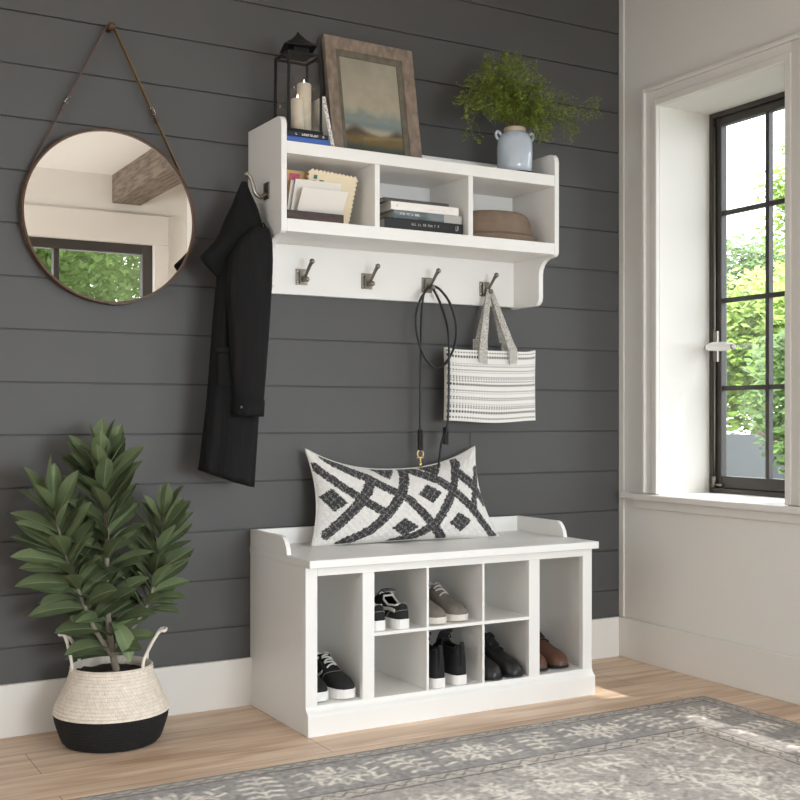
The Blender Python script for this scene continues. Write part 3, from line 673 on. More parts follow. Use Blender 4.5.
envelope(.070, -.168, 1.4545, .148, .112, 0, .72, M['env'], 'front white envelope tilting forward over the edge of the tray')

# ------------------------------------------------------------------ books in the middle cubby
g = 'stacked books in the middle cubby'
M['black_cover'] = mat('black_cover', (24, 24, 25), .45); M['charcoal_cover'] = mat('charcoal_cover', (84, 80, 76), .6, noise=.1, nscale=40); M['white_cover'] = mat('white_cover', (238, 234, 228), .5)
M['slate_cover'] = mat('slate_photo_cover', (74, 86, 92), .4, rgb2=(120, 128, 130), nscale=14, stretch=(1, 1, 3))
M['greytint'] = mat('grey_cover_end', (178, 176, 172), .4)
b = book('book', .3455, .627, -.2255, -.04, 1.4472, 1.4835, M['black_cover'], M['paper'], 'thick black book at the bottom of the stack in the middle cubby', g)
ticks(b, .44, .54, -.2255, 1.4655, 1.4725, M['greytint'], 17, 5); ticks(b, .600, .612, -.2255, 1.461, 1.476, M['greytint'], 2, 6, 'publisher_mark')
b = book('book', .378, .624, -.2235, -.05, 1.4838, 1.509, M['slate_cover'], M['paper'], 'slate grey book with a pale right end on the black book', g)
fin('pale_spine_end', B((.558, .623, -.2239, -.2236, 1.4842, 1.5086)), M['greytint'], b, label='pale grey end of the spine'); ticks(b, .40, .478, -.2236, 1.4955, 1.5015, M['offwhite'], 13, 7)
b = book('book', .368, .612, -.2245, -.05, 1.5093, 1.5345, M['white_cover'], M['paper'], 'white book second from the top of the stack', g)
ticks(b, .387, .394, -.2245, 1.520, 1.525, M['greytint'], 1, 9, 'publisher_mark'); ticks(b, .50, .565, -.2245, 1.5175, 1.5205, mat('faint_pink_ink', (226, 206, 200), .6), 12, 11)
b = book('book', .357, .591, -.200, -.045, 1.5348, 1.5490, M['charcoal_cover'], M['paper'], 'charcoal book on top of the stack, set back from the edge', g)

# ------------------------------------------------------------------ hat in the right cubby
r = empty('hat', (.81, -.13, 1.4472), 'brown felt hat with a flat crown in the right cubby of the shelf', 'hat')
M['felt'] = mat('brown_felt', (128, 110, 94), .95, noise=.1, nscale=30, bump=.4, bscale=260); M['felt_band'] = mat('brown_band', (116, 96, 82), .8)
hx, hy = .8075, -.131
bm = NB(); lathe(bm, [(.142, 1.4478), (.1545, 1.4615), (.156, 1.4640), (.151, 1.4645), (.142, 1.4555), (.126, 1.4527), (.126, 1.4478)], (hx, hy, 0), 56, 1, .76); fin('brim', bm, M['felt'], r, smooth=True)
bm = NB(); lathe(bm, [(.139, 1.4528), (.137, 1.470), (.134, 1.500), (.130, 1.520), (.122, 1.536), (.108, 1.545), (.088, 1.548), (.04, 1.547), (0, 1.546)], (hx, hy, 0), 56, 1, .74); fin('crown', bm, M['felt'], r, smooth=True)
bm = NB(); lathe(bm, [(.1397, 1.4530), (.1385, 1.474), (.1372, 1.474), (.1382, 1.4530)], (hx, hy, 0), 56, 1, .745); fin('hat_band', bm, M['felt_band'], r, smooth=True)

# ------------------------------------------------------------------ dog leash on the third hook
r = empty('leash', (.61, -.07, .71), 'black leather dog leash looped over the third hook with a brass clip', 'leash')
M['leash'] = mat('black_leather', (22, 21, 20), .4)
hkx = .619; hz = 1.3085
bm = NB()
l1 = smooth_path([(hkx-.002, -.050, hz), (.590, -.062, 1.290), (.561, -.068, 1.25), (.545, -.072, 1.19), (.553, -.080, 1.115), (.578, -.086, 1.062), (.614, -.090, 1.037), (.652, -.092, 1.060), (.683, -.090, 1.115), (.692, -.084, 1.18), (.676, -.072, 1.25), (.645, -.060, 1.295), (hkx+.004, -.050, hz)], 8)
tube(bm, l1, .0042, 8)
l2 = smooth_path([(hkx, -.044, hz-.001), (.588, -.052, 1.28), (.577, -.058, 1.23), (.572, -.060, 1.15), (.570, -.060, 1.0), (.569, -.060, .88), (.569, -.060, .832)], 8); tube(bm, l2, .0038, 8)
l3 = smooth_path([(hkx+.003, -.044, hz-.001), (.640, -.052, 1.27), (.652, -.070, 1.22), (.653, -.098, 1.15), (.651, -.104, 1.05), (.650, -.104, .93), (.648, -.098, .845), (.640, -.08, .80), (.636, -.07, .74), (.634, -.066, .712)], 8); tube(bm, l3, .0042, 8)
fin('lead', bm, M['leash'], r, smooth=True)
def braid(name, x, y, z0, z1):
    bm = NB()
    for ph in range(3):
        tube(bm, [(x+.0065*math.sin(2*math.pi*(t*3+ph/3)), y+.004*math.sin(4*math.pi*(t*3+ph/3)), z1+(z0-z1)*t) for t in [k/40 for k in range(41)]], .0036, 6)
    fin(name, bm, M['leash'], r, smooth=True)
braid('braid', .569, -.060, .770, .834); braid('braid', .655, -.078, .79, .842)
bm = NB(); cx_, cz_ = .569, .757
tube(bm, [(cx_+.011*math.cos(a), -.060, cz_+.013*math.sin(a)) for a in [R(-250+k*320/24) for k in range(25)]], .0026, 8)
tube(bm, [(cx_-.012, -.060, cz_-.012), (cx_+.012, -.060, cz_-.012)], .003, 8); tube(bm, [(cx_, -.060, cz_-.012), (cx_, -.060, cz_-.026)], .0035, 8); tube(bm, [(cx_, -.060, cz_-.026), (cx_, -.060, cz_-.042)], .0055, 8)
fin('clip', bm, M['brass'], r, smooth=True, label='brass swivel clip')

# ------------------------------------------------------------------ woven tote on the fourth hook
r = empty('tote_bag', (.835, -.075, .86), 'black and white woven tote bag hanging from the fourth hook', 'bag')
BX0, BX1, BZ0, BZ1 = .652, 1.012, .862, 1.098
def bag_pt(u, v, s):
    th = .008+.028*(1-abs(2*u-1)**3)*(.55+.45*math.sin(math.pi*min(1, v*1.1+.1)))*(1 if s < 0 else .6)
    x = BX0+(BX1-BX0)*(.5+(u-.5)*(1-.012*math.sin(math.pi*v))); z = BZ0+(BZ1-BZ0)*v+.004*math.cos(2*math.pi*u)*(1-v)+(.008*abs(2*u-1)**8)*v
    return Vector((x, -.078+s*th, z))
def bag_cols(nu, nv):
    U, V = np.meshgrid(np.arange(nu+1)/nu, np.arange(nv+1)/nv); T = 1-V; c = np.ones_like(U)
    def row(t0, h, n, duty, dark):
        nonlocal c
        k = (np.abs(T-t0) < h/2) & (((U*n) % 1) < duty); c = np.where(k, dark, c)
    for t0 in (.10, .485, .87): row(t0, .036, 36, .55, .02)
    for t0 in (.035, .195, .285, .57, .665, .955): row(t0, .016, 36, .46, .03)
    for t0 in (.225, .315, .60, .69, .94): row(t0, .010, 36, .46, .12)
    for t0 in (.375, .405, .435, .755, .785, .81): row(t0, .015, 36, .46, .03)
    c = c*.80; k = vnoise(nv+1, nu+1, 2, 4); c = c*(.93+.1*k)
    return np.stack([c, c*.97, c*.92], -1).reshape(-1, 3)
M['weave'] = mat('woven_cotton', (230, 228, 222), .9, attr=True, bump=.5, bscale=350)
for s, nm in ((-1, 'front_panel'), (1, 'back_panel')):
    bm = NB(); grid(bm, lambda u, v: bag_pt(u, v, s), 360, 118); fin(nm, bm, M['weave'], r, smooth=True, cols=bag_cols(360, 118), recalc=False)
bm = NB()
for u in (0, 1):
    g_ = [[bm.verts.new(bag_pt(u, v/30, s*k)) for k in (1,) for s in (-1, 1)] for v in range(31)]
    for j in range(30): bm.faces.new((g_[j][0], g_[j][1], g_[j+1][1], g_[j+1][0]))
q = [[bm.verts.new(bag_pt(u/30, 0, s)) for s in (-1, 1)] for u in range(31)]
for j in range(30): bm.faces.new((q[j][0], q[j][1], q[j+1][1], q[j+1][0]))
fin('gusset', bm, mat('cream_canvas', (226, 222, 212), .9), r)
M['strapcloth'] = mat('woven_strap', (208, 204, 196), .9, rgb2=(150, 146, 139), nscale=330, stretch=(1, 1, .5))
hk = Vector((.847, -.052, 1.3065))
for yy, dx, nm in ((-.112, 0, 'front'), (-.060, .012, 'back')):
    bm = NB()
    for xb, xt, s in ((.778+dx, hk.x-.004, -1), (.898+dx*.6, hk.x+.004, 1)):
        low = Vector((xb, yy-(.004 if nm == 'front' else 0), 1.055 if nm == 'front' else 1.09))
        path = [low, low+Vector((0, 0, .045))]+[Vector((xb+(xt-xb)*t, yy+(hk.y-yy)*t, 1.10+(hk.z-1.10)*t)) for t in (.15, .35, .55, .75, .9, 1)]
        ww = [Vector((.0155*(1-.72*max(0, i-1)/6), -.003*i/6, .003*s)) for i in range(8)]
        ribbon(bm, path, ww, .0035)
    fin('strap', bm, M['strapcloth'], r)

# ------------------------------------------------------------------ lumbar pillow on the bench
PA = [[(0.016, 0.819), (0.189, 0.629), (0.358, 0.399), (0.43, 0.25), (.52, .0)], [(0.086, 0.999), (0.292, 0.874), (0.454, 0.652), (0.489, 0.591), (0.592, 0.243), (0.665, 0.0)], [(0.577, 0.98), (0.702, 0.811), (0.761, 0.671), (0.864, 0.383), (0.97, 0.0)], [(0.842, 0.82), (0.922, 0.612), (0.985, 0.40)],
      [(0.05, 0.12), (0.167, 0.414), (0.23, 0.571), (0.314, 0.852)], [(0.13, 0.0), (0.263, 0.173), (0.358, 0.399), (0.454, 0.671), (0.527, 0.965), (0.54, 1.0)], [(0.39, -0.02), (0.511, 0.074), (0.614, 0.24), (0.761, 0.651), (0.849, 0.95)], [(0.868, 0.36), (0.922, 0.544), (0.975, 0.75)]]
PA[0] = PA[0][:3]
PD = [(.447, .2), (.617, .656), (.764, .23), (.075, .505), (.417, 1.0), (.702, 1.0)]
def pillow_cols(nu, nv):
    U, V = np.meshgrid(np.arange(nu+1)/nu, np.arange(nv+1)/nv); X, Y = U*187, V*78
    jx = (vnoise(nv+1, nu+1, 1.5, 5)-.5)*1.6; jy = (vnoise(nv+1, nu+1, 1.5, 6)-.5)*1.6; X = X+jx; Y = Y+jy
    dark = np.zeros_like(U); band = np.full_like(U, 99.)
    for pl in PA:
        P = [Vector((a*187, b*78)) for a, b in pl]
        for p, q in zip(P, P[1:]):
            d = q-p; t = np.clip(((X-p.x)*d.x+(Y-p.y)*d.y)/d.length_squared, 0, 1)
            band = np.minimum(band, np.hypot(X-p.x-t*d.x, Y-p.y-t*d.y))
    dark = (band < 4.7).astype(float)
    for a, b in PD:
        x, y = X-a*187, Y-b*78; dark = np.maximum(dark, ((np.abs(x)*.78+np.abs(y)) < 10.5).astype(float))
    # stitched tufts: small pale marks on a diagonal lattice
    p1 = ((X+Y)/7.2) % 1; p2 = ((X-Y)/7.2) % 1
    st = ((np.abs(p1-.5) < .07) & (((X-Y)/1.8) % 1 < .5)) | ((np.abs(p2-.5) < .07) & (((X+Y)/1.8) % 1 < .5))
    n = vnoise(nv+1, nu+1, 1.4, 7)*.6+vnoise(nv+1, nu+1, 3, 8)*.4
    wht = np.array((.78, .755, .72)); blk = np.array((.042, .040, .039))
    c = wht[None, None]*(.86+.22*n)[..., None]; c = np.where((dark > .5)[..., None], blk*(.8+.5*n)[..., None], c)
    c = np.where(((dark > .5) & st)[..., None], .26*np.ones(3), c)
    return c.reshape(-1, 3), dark
def pillow_pt(u, v, s):
    a = abs(2*u-1); b = abs(2*v-1)
    x = .1535+.650*u+(.008-.026*u)*v; x = .476+(x-.476)*(1-.085*4*v*(1-v)*a**1.5)
    zt = .706+.070*a**2.4; z0 = .4855+.004*(1-a)
    z = z0+(zt-z0)*v
    yb = -.116-.045*u; y = yb+(-.052-yb)*v
    bul = ((1-a**2.4)*(1-b**2.2))**.62
    f = .072*bul+.003 if s < 0 else .046*bul*(1-.3*(1-v))+.003
    # belly sags towards the seat
    return Vector((x, y+s*f, z+.002))
r = empty('pillow', (.47, -.14, .4845), 'black and white lumbar pillow with a diamond pattern on the bench', 'pillow')
M['knit'] = mat('tufted_wool', (220, 216, 208), .95, attr=True, bump=.9, bscale=230, bdist=.004)
nu, nv = 280, 120; pc, dk = pillow_cols(nu, nv)
bm = NB(); qx = vnoise(nv+1, nu+1, 6, 12)
def pf(u, v):
    i, j = round(u*nu), round(v*nv); p = pillow_pt(u, v, -1)
    e = min(1, 6*min(u, 1-u, v, 1-v)*2)
    return p+Vector((0, -.0036*qx[j, i]*e+.0042*abs(math.sin((u*187+v*78)/7.2*math.pi)*math.sin((u*187-v*78)/7.2*math.pi))*-e, 0))
grid(bm, pf, nu, nv); fin('front_cover', bm, M['knit'], r, smooth=True, recalc=False, cols=pc)
bm = NB(); grid(bm, lambda u, v: pillow_pt(1-u, v, 1), 60, 30); fin('back_cover', bm, mat('plain_linen', (214, 210, 202), .95, bump=.4, bscale=300), r, smooth=True, recalc=False)
bm = NB(); edge = [(k/60, 0) for k in range(60)]+[(1, k/30) for k in range(30)]+[(1-k/60, 1) for k in range(60)]+[(0, 1-k/30) for k in range(31)]
tube(bm, [(pillow_pt(u, v, -1)+pillow_pt(u, v, 1))/2 for u, v in edge], .0035, 6); fin('piping', bm, mat('wool_edge', (206, 202, 194), .95), r, smooth=True)
# ------------------------------------------------------------------ shoes
def lerp_tab(tab, s):
    return float(np.interp(s, [a for a, _ in tab], [b for _, b in tab]))
WT = [(0, .36), (.015, .50), (.04, .60), (.09, .68), (.2, .73), (.38, .76), (.55, .88), (.70, 1.0), (.80, .99), (.88, .90), (.94, .75), (.975, .56), (1, .34)]
LOW = [(0, .036), (.03, .046), (.1, .046), (.24, .042), (.32, .054), (.40, .066), (.48, .060), (.6, .045), (.72, .035), (.84, .029), (.93, .022), (1, .012)]
HIGH = [(0, .082), (.03, .092), (.12, .092), (.26, .092), (.36, .096), (.44, .084), (.54, .062), (.66, .044), (.78, .034), (.88, .028), (.95, .021), (1, .012)]
BOOT = [(0, .070), (.03, .082), (.12, .084), (.26, .082), (.36, .088), (.44, .082), (.54, .066), (.66, .051), (.78, .043), (.88, .038), (.95, .028), (1, .014)]
SS = [0, .012, .03, .06, .1, .15, .2, .26, .32, .36, .40, .45, .5, .56, .62, .68, .74, .80, .85, .9, .94, .97, .99, 1]
def make_shoe(name, L, W, tab, hs, mats, label, group, lace=5, stripe=False, tongue_h=.0, heel=False, op=(.05, .36), seam=True, cat='shoe'):
    r = empty(name, (0, 0, 0), label, cat, group)
    hw = lambda s: W/2*lerp_tab(WT, s)
    yy = lambda s: L/2-L*s
    tm = lambda s: R(90) if s <= op[0]-.02 or s >= op[1]+.03 else R(90)-R(34)*min(1, (s-op[0]+.02)/.03)*min(1, (op[1]+.03-s)/.05)
    def S(s, side, t, off=0):
        th = tm(s)*t; w = hw(s)*.97; h = lerp_tab(tab, s)
        x = w*abs(math.cos(th))**.62; z = hs-.002+(h+.002)*abs(math.sin(th))**.85
        if tab is not LOW and .0 < s < .45: x *= 1-.10*math.sin(th)
        n = Vector((math.cos(th)*side, 0, math.sin(th)))
        return Vector((side*x, yy(s), z))+n*off
    # sole
    out = [(hw(s)*1.03, yy(s)-.0015*(s > .5)+.0015*(s < .1)) for s in SS]; poly = out+[(-x, y) for x, y in out[::-1]]
    bm = NB(); A = [bm.verts.new((x*.985, y, .004*max(0, (.12-(y+L/2)/L)/.12)+.0003)) for x, y in poly]; C = [bm.verts.new((x, y, hs+.001)) for x, y in poly]
    bm.faces.new(A[::-1]); bm.faces.new(C); n = len(poly)
    for i in range(n): bm.faces.new((A[i], A[(i+1) % n], C[(i+1) % n], C[i]))
    so = fin('sole', bm, mats['sole'], r, smooth=False, bevel=.0015)
    # upper: two side walls that meet over the toe and behind the heel
    bm = NB(); T = 10
    for side in (-1, 1):
        g = [[bm.verts.new(S(s, side, t/T)) for t in range(T+1)] for s in SS]
        for i in range(len(SS)-1):
            for t in range(T):
                f = (g[i][t], g[i+1][t], g[i+1][t+1], g[i][t+1]); bm.faces.new(f if side < 0 else f[::-1])
    for s in (0, 1):   # close the blunt ends
        L_ = [bm.verts.new(S(s, -1, t/T)) for t in range(T+1)]; R_ = [bm.verts.new(S(s, 1, t/T)) for t in range(T+1)]
        for t in range(T): bm.faces.new((L_[t], L_[t+1], R_[t+1], R_[t]))
    bmesh.ops.remove_doubles(bm, verts=bm.verts, dist=.0004)
    up = fin('upper', bm, mats['upper'], r, smooth=True)
    so_ = up.modifiers.new('thick', 'SOLIDIFY'); so_.thickness = .003; so_.offset = -1
    # collar roll round the opening
    bm = NB(); ss = [op[0]+(op[1]-op[0])*k/10 for k in range(11)]
    ring = [S(s, 1, 1) for s in ss]+[S(s, -1, 1) for s in ss[::-1]]; ring.append(ring[0]); tube(bm, ring, .0032, 8)
    fin('collar', bm, mats.get('collar', mats['upper']), r, smooth=True)
    bm = NB(); A = [bm.verts.new((hw(s)*.8*sg, yy(s), hs+.012)) for sg, lst in ((1, ss), (-1, ss[::-1])) for s in lst]; bm.faces.new(A); fin('insole', bm, mats['dark'], r)
    # tongue
    s0, s1 = op[1]+.16, op[1]-.04; bm = NB(); rows = []
    for k in range(8):
        t = k/7; s = s0+(s1-s0)*t; z = hs+lerp_tab(tab, s)+.0015+tongue_h*t**1.6; y = yy(s)-.004*t; ww = .014+.008*t
        rows.append([(ww*math.cos(R(q)), y-.004*abs(math.cos(R(q)))*0+.002*math.sin(R(q)), z-.004*(1-math.sin(R(q)))+.0028*(1 if q < 181 else -1)*.5) for q in (0, 30, 60, 90, 120, 150, 180)]+[(-ww*.95, y+.003, z-.0065), (0, y+.004, z-.004), (ww*.95, y+.003, z-.0065)])
    loft(bm, rows); fin('tongue', bm, mats.get('tongue', mats['upper']), r, smooth=True)
    # laces
    for k in range(lace):
        s = op[1]+.02+.21*k/max(1, lace-1); bm = NB()
        z = hs+lerp_tab(tab, s)+.0035
        pts = [S(s-.012, -1, .80, .002), Vector((-.008, yy(s), z+.002)), Vector((.006, yy(s+.012), z+.002)), S(s+.018, 1, .80, .002)]
        if k % 2: pts = [Vector((-p.x, p.y, p.z)) for p in pts]
        tube(bm, smooth_path(pts, 4), .0026, 6); fin('lace', bm, mats['lace'], r, smooth=True)
    if lace:
        bm = NB(); s = op[1]+.015; z = hs+lerp_tab(tab, s)+.006
        for sd in (-1, 1):
            tube(bm, smooth_path([(0, yy(s), z), (sd*.014, yy(s)+.006, z+.006), (sd*.024, yy(s)-.004, z-.006), (sd*.012, yy(s)-.008, z-.001), (0, yy(s), z)], 4), .0022, 6)
        fin('lace_bow', bm, mats['lace'], r, smooth=True)
    if stripe:
        for side in (-1, 1):
            bm = NB(); pa = [(.06, .50), (.16, .62), (.27, .50), (.38, .24), (.47, .16), (.55, .30), (.58, .44)]
            P = smooth_path([S(s, side, t, .0012) for s, t in pa], 6)
            ribbon(bm, P, [Vector((-.001*side, .0, .0045)) if True else 0 for _ in P], .002); fin('side_stripe', bm, mats['stripe'], r)
            bm = NB(); tube(bm, smooth_path([S(.60, side, .02, .001), S(.64, side, .4, .001), S(.69, side, .75, .001), S(.70, side, 1, .001)], 5), .0011, 5); fin('toe_seam', bm, mats['seam'], r)
        bm = NB(); tube(bm, smooth_path([S(.22, -1, .02, .001), S(.16, -1, .4, .001), S(.06, -1, .45, .001), S(.0, -1, .5, .001), S(.0, 1, .5, .001), S(.06, 1, .45, .001), S(.16, 1, .4, .001), S(.22, 1, .02, .001)], 4), .0011, 5); fin('heel_seam', bm, mats['seam'], r)
    if heel:
        bm = NB(); ss2 = [s for s in SS if s < .3]; o2 = [(hw(s)*1.0, yy(s)) for s in ss2]; prism(bm, o2+[(-x, y) for x, y in o2[::-1]], 'Z', -.010, .0002); fin('heel_block', bm, mats['sole'], r)
    if tab is HIGH:
        bm = NB(); z0 = hs+.05
        ribbon(bm, smooth_path([(0, L/2+.001, hs+.03), (0, L/2+.003, z0), (0, L/2+.004, hs+.088), (0, L/2-.002, hs+.098)], 4), (.006, 0, 0), .003); fin('pull_tab', bm, mats['upper'], r)
    return r
def dup(o, parent=None):
    c = o.copy(); COL.objects.link(c)
    if parent: c.parent = parent
    for ch in [q for q in bpy.data.objects if q.parent == o]: dup(ch, c)
    return c
M['suede'] = mat('black_suede', (26, 26, 27), .9, noise=.15, nscale=60); M['rubber_w'] = mat('white_rubber', (234, 232, 228), .5)
M['lace_w'] = mat('white_lace', (214, 212, 206), .8); M['seam'] = mat('grey_stitching', (120, 118, 114), .8); M['lining'] = mat('black_lining', (14, 14, 14), .9)
M['dkgrey'] = mat('dark_grey_canvas', (72, 72, 73), .85); M['greysuede'] = mat('grey_suede', (118, 110, 102), .9, noise=.1, nscale=60); M['lace_g'] = mat('pale_grey_lace', (196, 188, 180), .8)
M['rubber_g'] = mat('offwhite_rubber', (216, 210, 200), .55); M['leather_b'] = mat('black_shoe_leather', (34, 34, 34), .38); M['sole_b'] = mat('black_sole', (16, 16, 16), .7)
M['leather_t'] = mat('chestnut_leather', (92, 62, 48), .42, noise=.16, nscale=22); M['lace_d'] = mat('dark_lace', (30, 22, 18), .8)
skate = dict(sole=M['rubber_w'], upper=M['suede'], collar=M['suede'], lace=M['lace_w'], stripe=M['lace_w'], seam=M['seam'], dark=M['lining'])
skate2 = dict(skate, upper=M['suede'], collar=M['lace_w'], tongue=M['dkgrey'])
grey = dict(sole=M['rubber_g'], upper=M['greysuede'], lace=M['lace_g'], dark=M['lining'])
hi = dict(sole=M['rubber_w'], upper=M['suede'], lace=M['lining'], dark=M['lining'])
bb = dict(sole=M['sole_b'], upper=M['leather_b'], lace=M['lining'], dark=M['lining'])
tb = dict(sole=M['sole_b'], upper=M['leather_t'], lace=M['lace_d'], dark=M['lining'])
def pair(first, spots, z, labels):
    for i, ((x, y, rot), lab) in enumerate(zip(spots, labels)):
        o = first if i == 0 else dup(first)
        o.location = (x, y, z); o.rotation_euler = (0, 0, R(rot)); o['label'] = lab
ZB, ZS = .0802, .2642
pair(make_shoe('skate_shoe', .265, .076, LOW, .029, skate, 'x', 'skate shoes in the tall left compartment', 6, True, .012), ((.139, -.257, 0), (.0575, -.2495, 0)), ZB,
     ('black skate shoe with white side stripe and laces in the tall left compartment', 'black skate shoe mostly hidden behind the left post of the bench'))
pair(make_shoe('skate_shoe', .265, .074, LOW, .028, skate2, 'x', 'skate shoes with heels out in the upper cubby', 4, True, .020), ((.316, -.262, 180), (.2435, -.250, 180)), ZS,
     ('black skate shoe turned heel outward, right of its pair in the upper cubby', 'black skate shoe turned heel outward, beside the post in the upper cubby'))
pair(make_shoe('sneaker', .262, .078, LOW, .022, grey, 'x', 'grey sneakers in the upper middle cubby', 4, False, .006), ((.524, -.252, 0), (.441, -.262, 0)), ZS,
     ('grey suede sneaker with white sole, right of its pair in the upper middle cubby', 'grey suede sneaker with white sole, against the partition in the upper middle cubby'))
pair(make_shoe('high_top', .262, .075, HIGH, .028, hi, 'x', 'black high-tops in the lower middle cubby', 4, False, .026), ((.515, -.262, 180), (.437, -.266, 180)), ZB,
     ('black high-top with white sole, right of its pair in the lower middle cubby', 'black high-top with white sole, half hidden by the partition in the lower middle cubby'))
pair(make_shoe('boot', .27, .078, BOOT, .010, bb, 'x', 'black leather ankle boots', 5, False, .010), ((.713, -.268, 0), (.634, -.270, 0)), ZB,
     ('black leather ankle boot, right of its pair in the lower right cubby', 'black leather ankle boot, against the thin partition in the lower right cubby'))
pair(make_shoe('boot', .262, .080, BOOT, .011, tb, 'x', 'brown leather ankle boots', 5, False, .010), ((.910, -.243, 0), (.826, -.246, 0)), ZB,
     ('brown leather ankle boot showing whole in the tall right compartment', 'brown leather ankle boot partly behind the post of the tall right compartment'))

# ------------------------------------------------------------------ basket and plant
bx, by = -.474, -.180
r = empty('basket', (bx, by, 0), 'round woven basket, cream above and black below, holding the leafy plant', 'basket')
def weave_mat(name, rgb, var, bstr):
    m = mat(name, rgb, .9, noise=var, nscale=70); nt = m.node_tree; N, L = nt.nodes, nt.links; p = N['Principled BSDF']
    tc = N.new('ShaderNodeTexCoord'); sx = N.new('ShaderNodeSeparateXYZ'); L.new(tc.outputs['Object'], sx.inputs[0])
    at = N.new('ShaderNodeMath'); at.operation = 'ARCTAN2'; L.new(sx.outputs[1], at.inputs[0]); L.new(sx.outputs[0], at.inputs[1])
    cb = N.new('ShaderNodeCombineXYZ'); m1 = N.new('ShaderNodeMath'); m1.operation = 'MULTIPLY'; m1.inputs[1].default_value = .15; L.new(at.outputs[0], m1.inputs[0])
    L.new(m1.outputs[0], cb.inputs[0]); L.new(sx.outputs[2], cb.inputs[1])
    br = N.new('ShaderNodeTexBrick'); br.inputs['Scale'].default_value = 1; br.inputs['Brick Width'].default_value = .0105; br.inputs['Row Height'].default_value = .0085; br.inputs['Mortar Size'].default_value = .0016; br.inputs['Mortar Smooth'].default_value = 1
    br.inputs['Color1'].default_value = (1, 1, 1, 1); br.inputs['Color2'].default_value = (.75, .75, .75, 1); br.inputs['Mortar'].default_value = (0, 0, 0, 1); L.new(cb.outputs[0], br.inputs[0])
    b = N.new('ShaderNodeBump'); b.inputs['Strength'].default_value = bstr; b.inputs['Distance'].default_value = .003; L.new(br.outputs[0], b.inputs['Height']); L.new(b.outputs[0], p.inputs['Normal'])
    return m
def rip(prof, n, amp=.0009, pitch=.0085):
    P = smooth_path([(a, b, 0) for a, b in prof], n); return [(max(0, p.x+amp*math.sin(2*math.pi*p.y/pitch)), p.y) for p in P]
M['seagrass'] = weave_mat('cream_seagrass', (238, 226, 210), .13, .7); M['seagrass_b'] = weave_mat('black_seagrass', (24, 23, 22), .3, .8)
bm = NB(); lathe(bm, [(0, .002), (.10, .001)]+rip([(.122, .002), (.131, .012), (.140, .035), (.1485, .062), (.1525, .084)], 10)+[(.149, .085), (0, .085)], (bx, by, 0), 96); fin('lower_band', bm, M['seagrass_b'], r, smooth=True, label='black woven lower half')
bm = NB(); lathe(bm, [(.149, .0852)]+rip([(.1535, .086), (.1515, .098), (.142, .118), (.129, .146), (.116, .175), (.110, .196), (.109, .206)], 9)+[(.1065, .209), (.1035, .206), (.105, .19), (.112, .172)], (bx, by, 0), 96); fin('upper_band', bm, M['seagrass'], r, smooth=True, label='cream woven upper half')
M['rope'] = mat('cream_rope', (228, 220, 208), .85, bump=.4, bscale=300)
for angs, lean, nm in (((184, 128), (-.030, .030), 'l'), ((-56, 12), (.045, .0), 'r')):
    pa, pb = [Vector((bx+.1075*math.cos(R(a)), by+.1075*math.sin(R(a)), .198)) for a in angs]; mid = (pa+pb)/2
    top = mid+Vector((lean[0], lean[1]*0, .095)); o = Vector((mid.x-bx, mid.y-by, 0)).normalized()
    bm = NB(); tube(bm, smooth_path([pa, pa+Vector((0, 0, .035))+o*.003, pa.lerp(top, .72)+Vector((0, 0, .022))+o*.004, top+(pa-pb)*.16+o*.01+Vector((0, 0, .002)), top-(pa-pb)*.16+o*.01+Vector((0, 0, .002)), pb.lerp(top, .72)+Vector((0, 0, .022))+o*.004, pb+Vector((0, 0, .035))+o*.003, pb], 8), .0046, 10)
    fin('handle', bm, M['rope'], r, smooth=True)
bm = NB(); nz = vnoise(60, 60, 4, 31)
rings = [[(bx+rr*.104*math.cos(2*math.pi*k/48), by+rr*.104*math.sin(2*math.pi*k/48), .186+.010*nz[int(30+28*rr*math.sin(2*math.pi*k/48)), int(30+28*rr*math.cos(2*math.pi*k/48))]-.004*rr) for k in range(48)] for rr in (.995, .85, .7, .55, .4, .25, .1)]
loft(bm, [[(x, y, .17) for x, y, z in rings[0]]]+rings)
fin('soil', bm, mat('potting_soil', (58, 44, 34), .95, noise=.4, nscale=90, bump=.8, bscale=160, bdist=.004), r, smooth=True)

M['plantleaf'] = mat('plant_leaf', (70, 92, 58), .5, attr=True, noise=.12, nscale=30, spec=.35)
M['plantstem'] = mat('pale_woody_stem', (142, 132, 116), .8, noise=.2, nscale=60)
r = empty('plant', (bx+.012, by, .19), 'tall leafy green plant with three stems in the woven basket', 'plant')
rs = random.Random(12)
def leaf_geo(vs, fs, cs, base, direction, nrm, L, W, droop, tint):
    d = direction.normalized(); side = d.cross(nrm).normalized(); up = side.cross(d).normalized(); K = 9; i0 = len(vs); C = (-1, -.5, -.09, 0, .09, .5, 1)
    pos = Vector(base); cur = d.copy()
    for k in range(K+1):
        t = k/K
        if k: pos = pos+cur*(L/K); cur = (cur+Vector((0, 0, -1))*droop/K).normalized()
        u2 = side.cross(cur).normalized(); hw = W/2*max(.03, (math.sin(math.pi*min(1, t**1.22*.97+.03)))**.8)
        for c in C:
            vs.append(pos+side*hw*c+u2*(hw*.30*abs(c)**1.3)); g = tint*(.95 if abs(c) > .2 else 1)
            base_c = np.array((.122, .158, .074))*g
            cs.append(base_c if abs(c) > .05 else np.array((.24, .30, .17)))
    n = len(C)
    for k in range(K):
        for c in range(n-1): a = i0+k*n+c; fs.append((a, a+1, a+n+1, a+n))
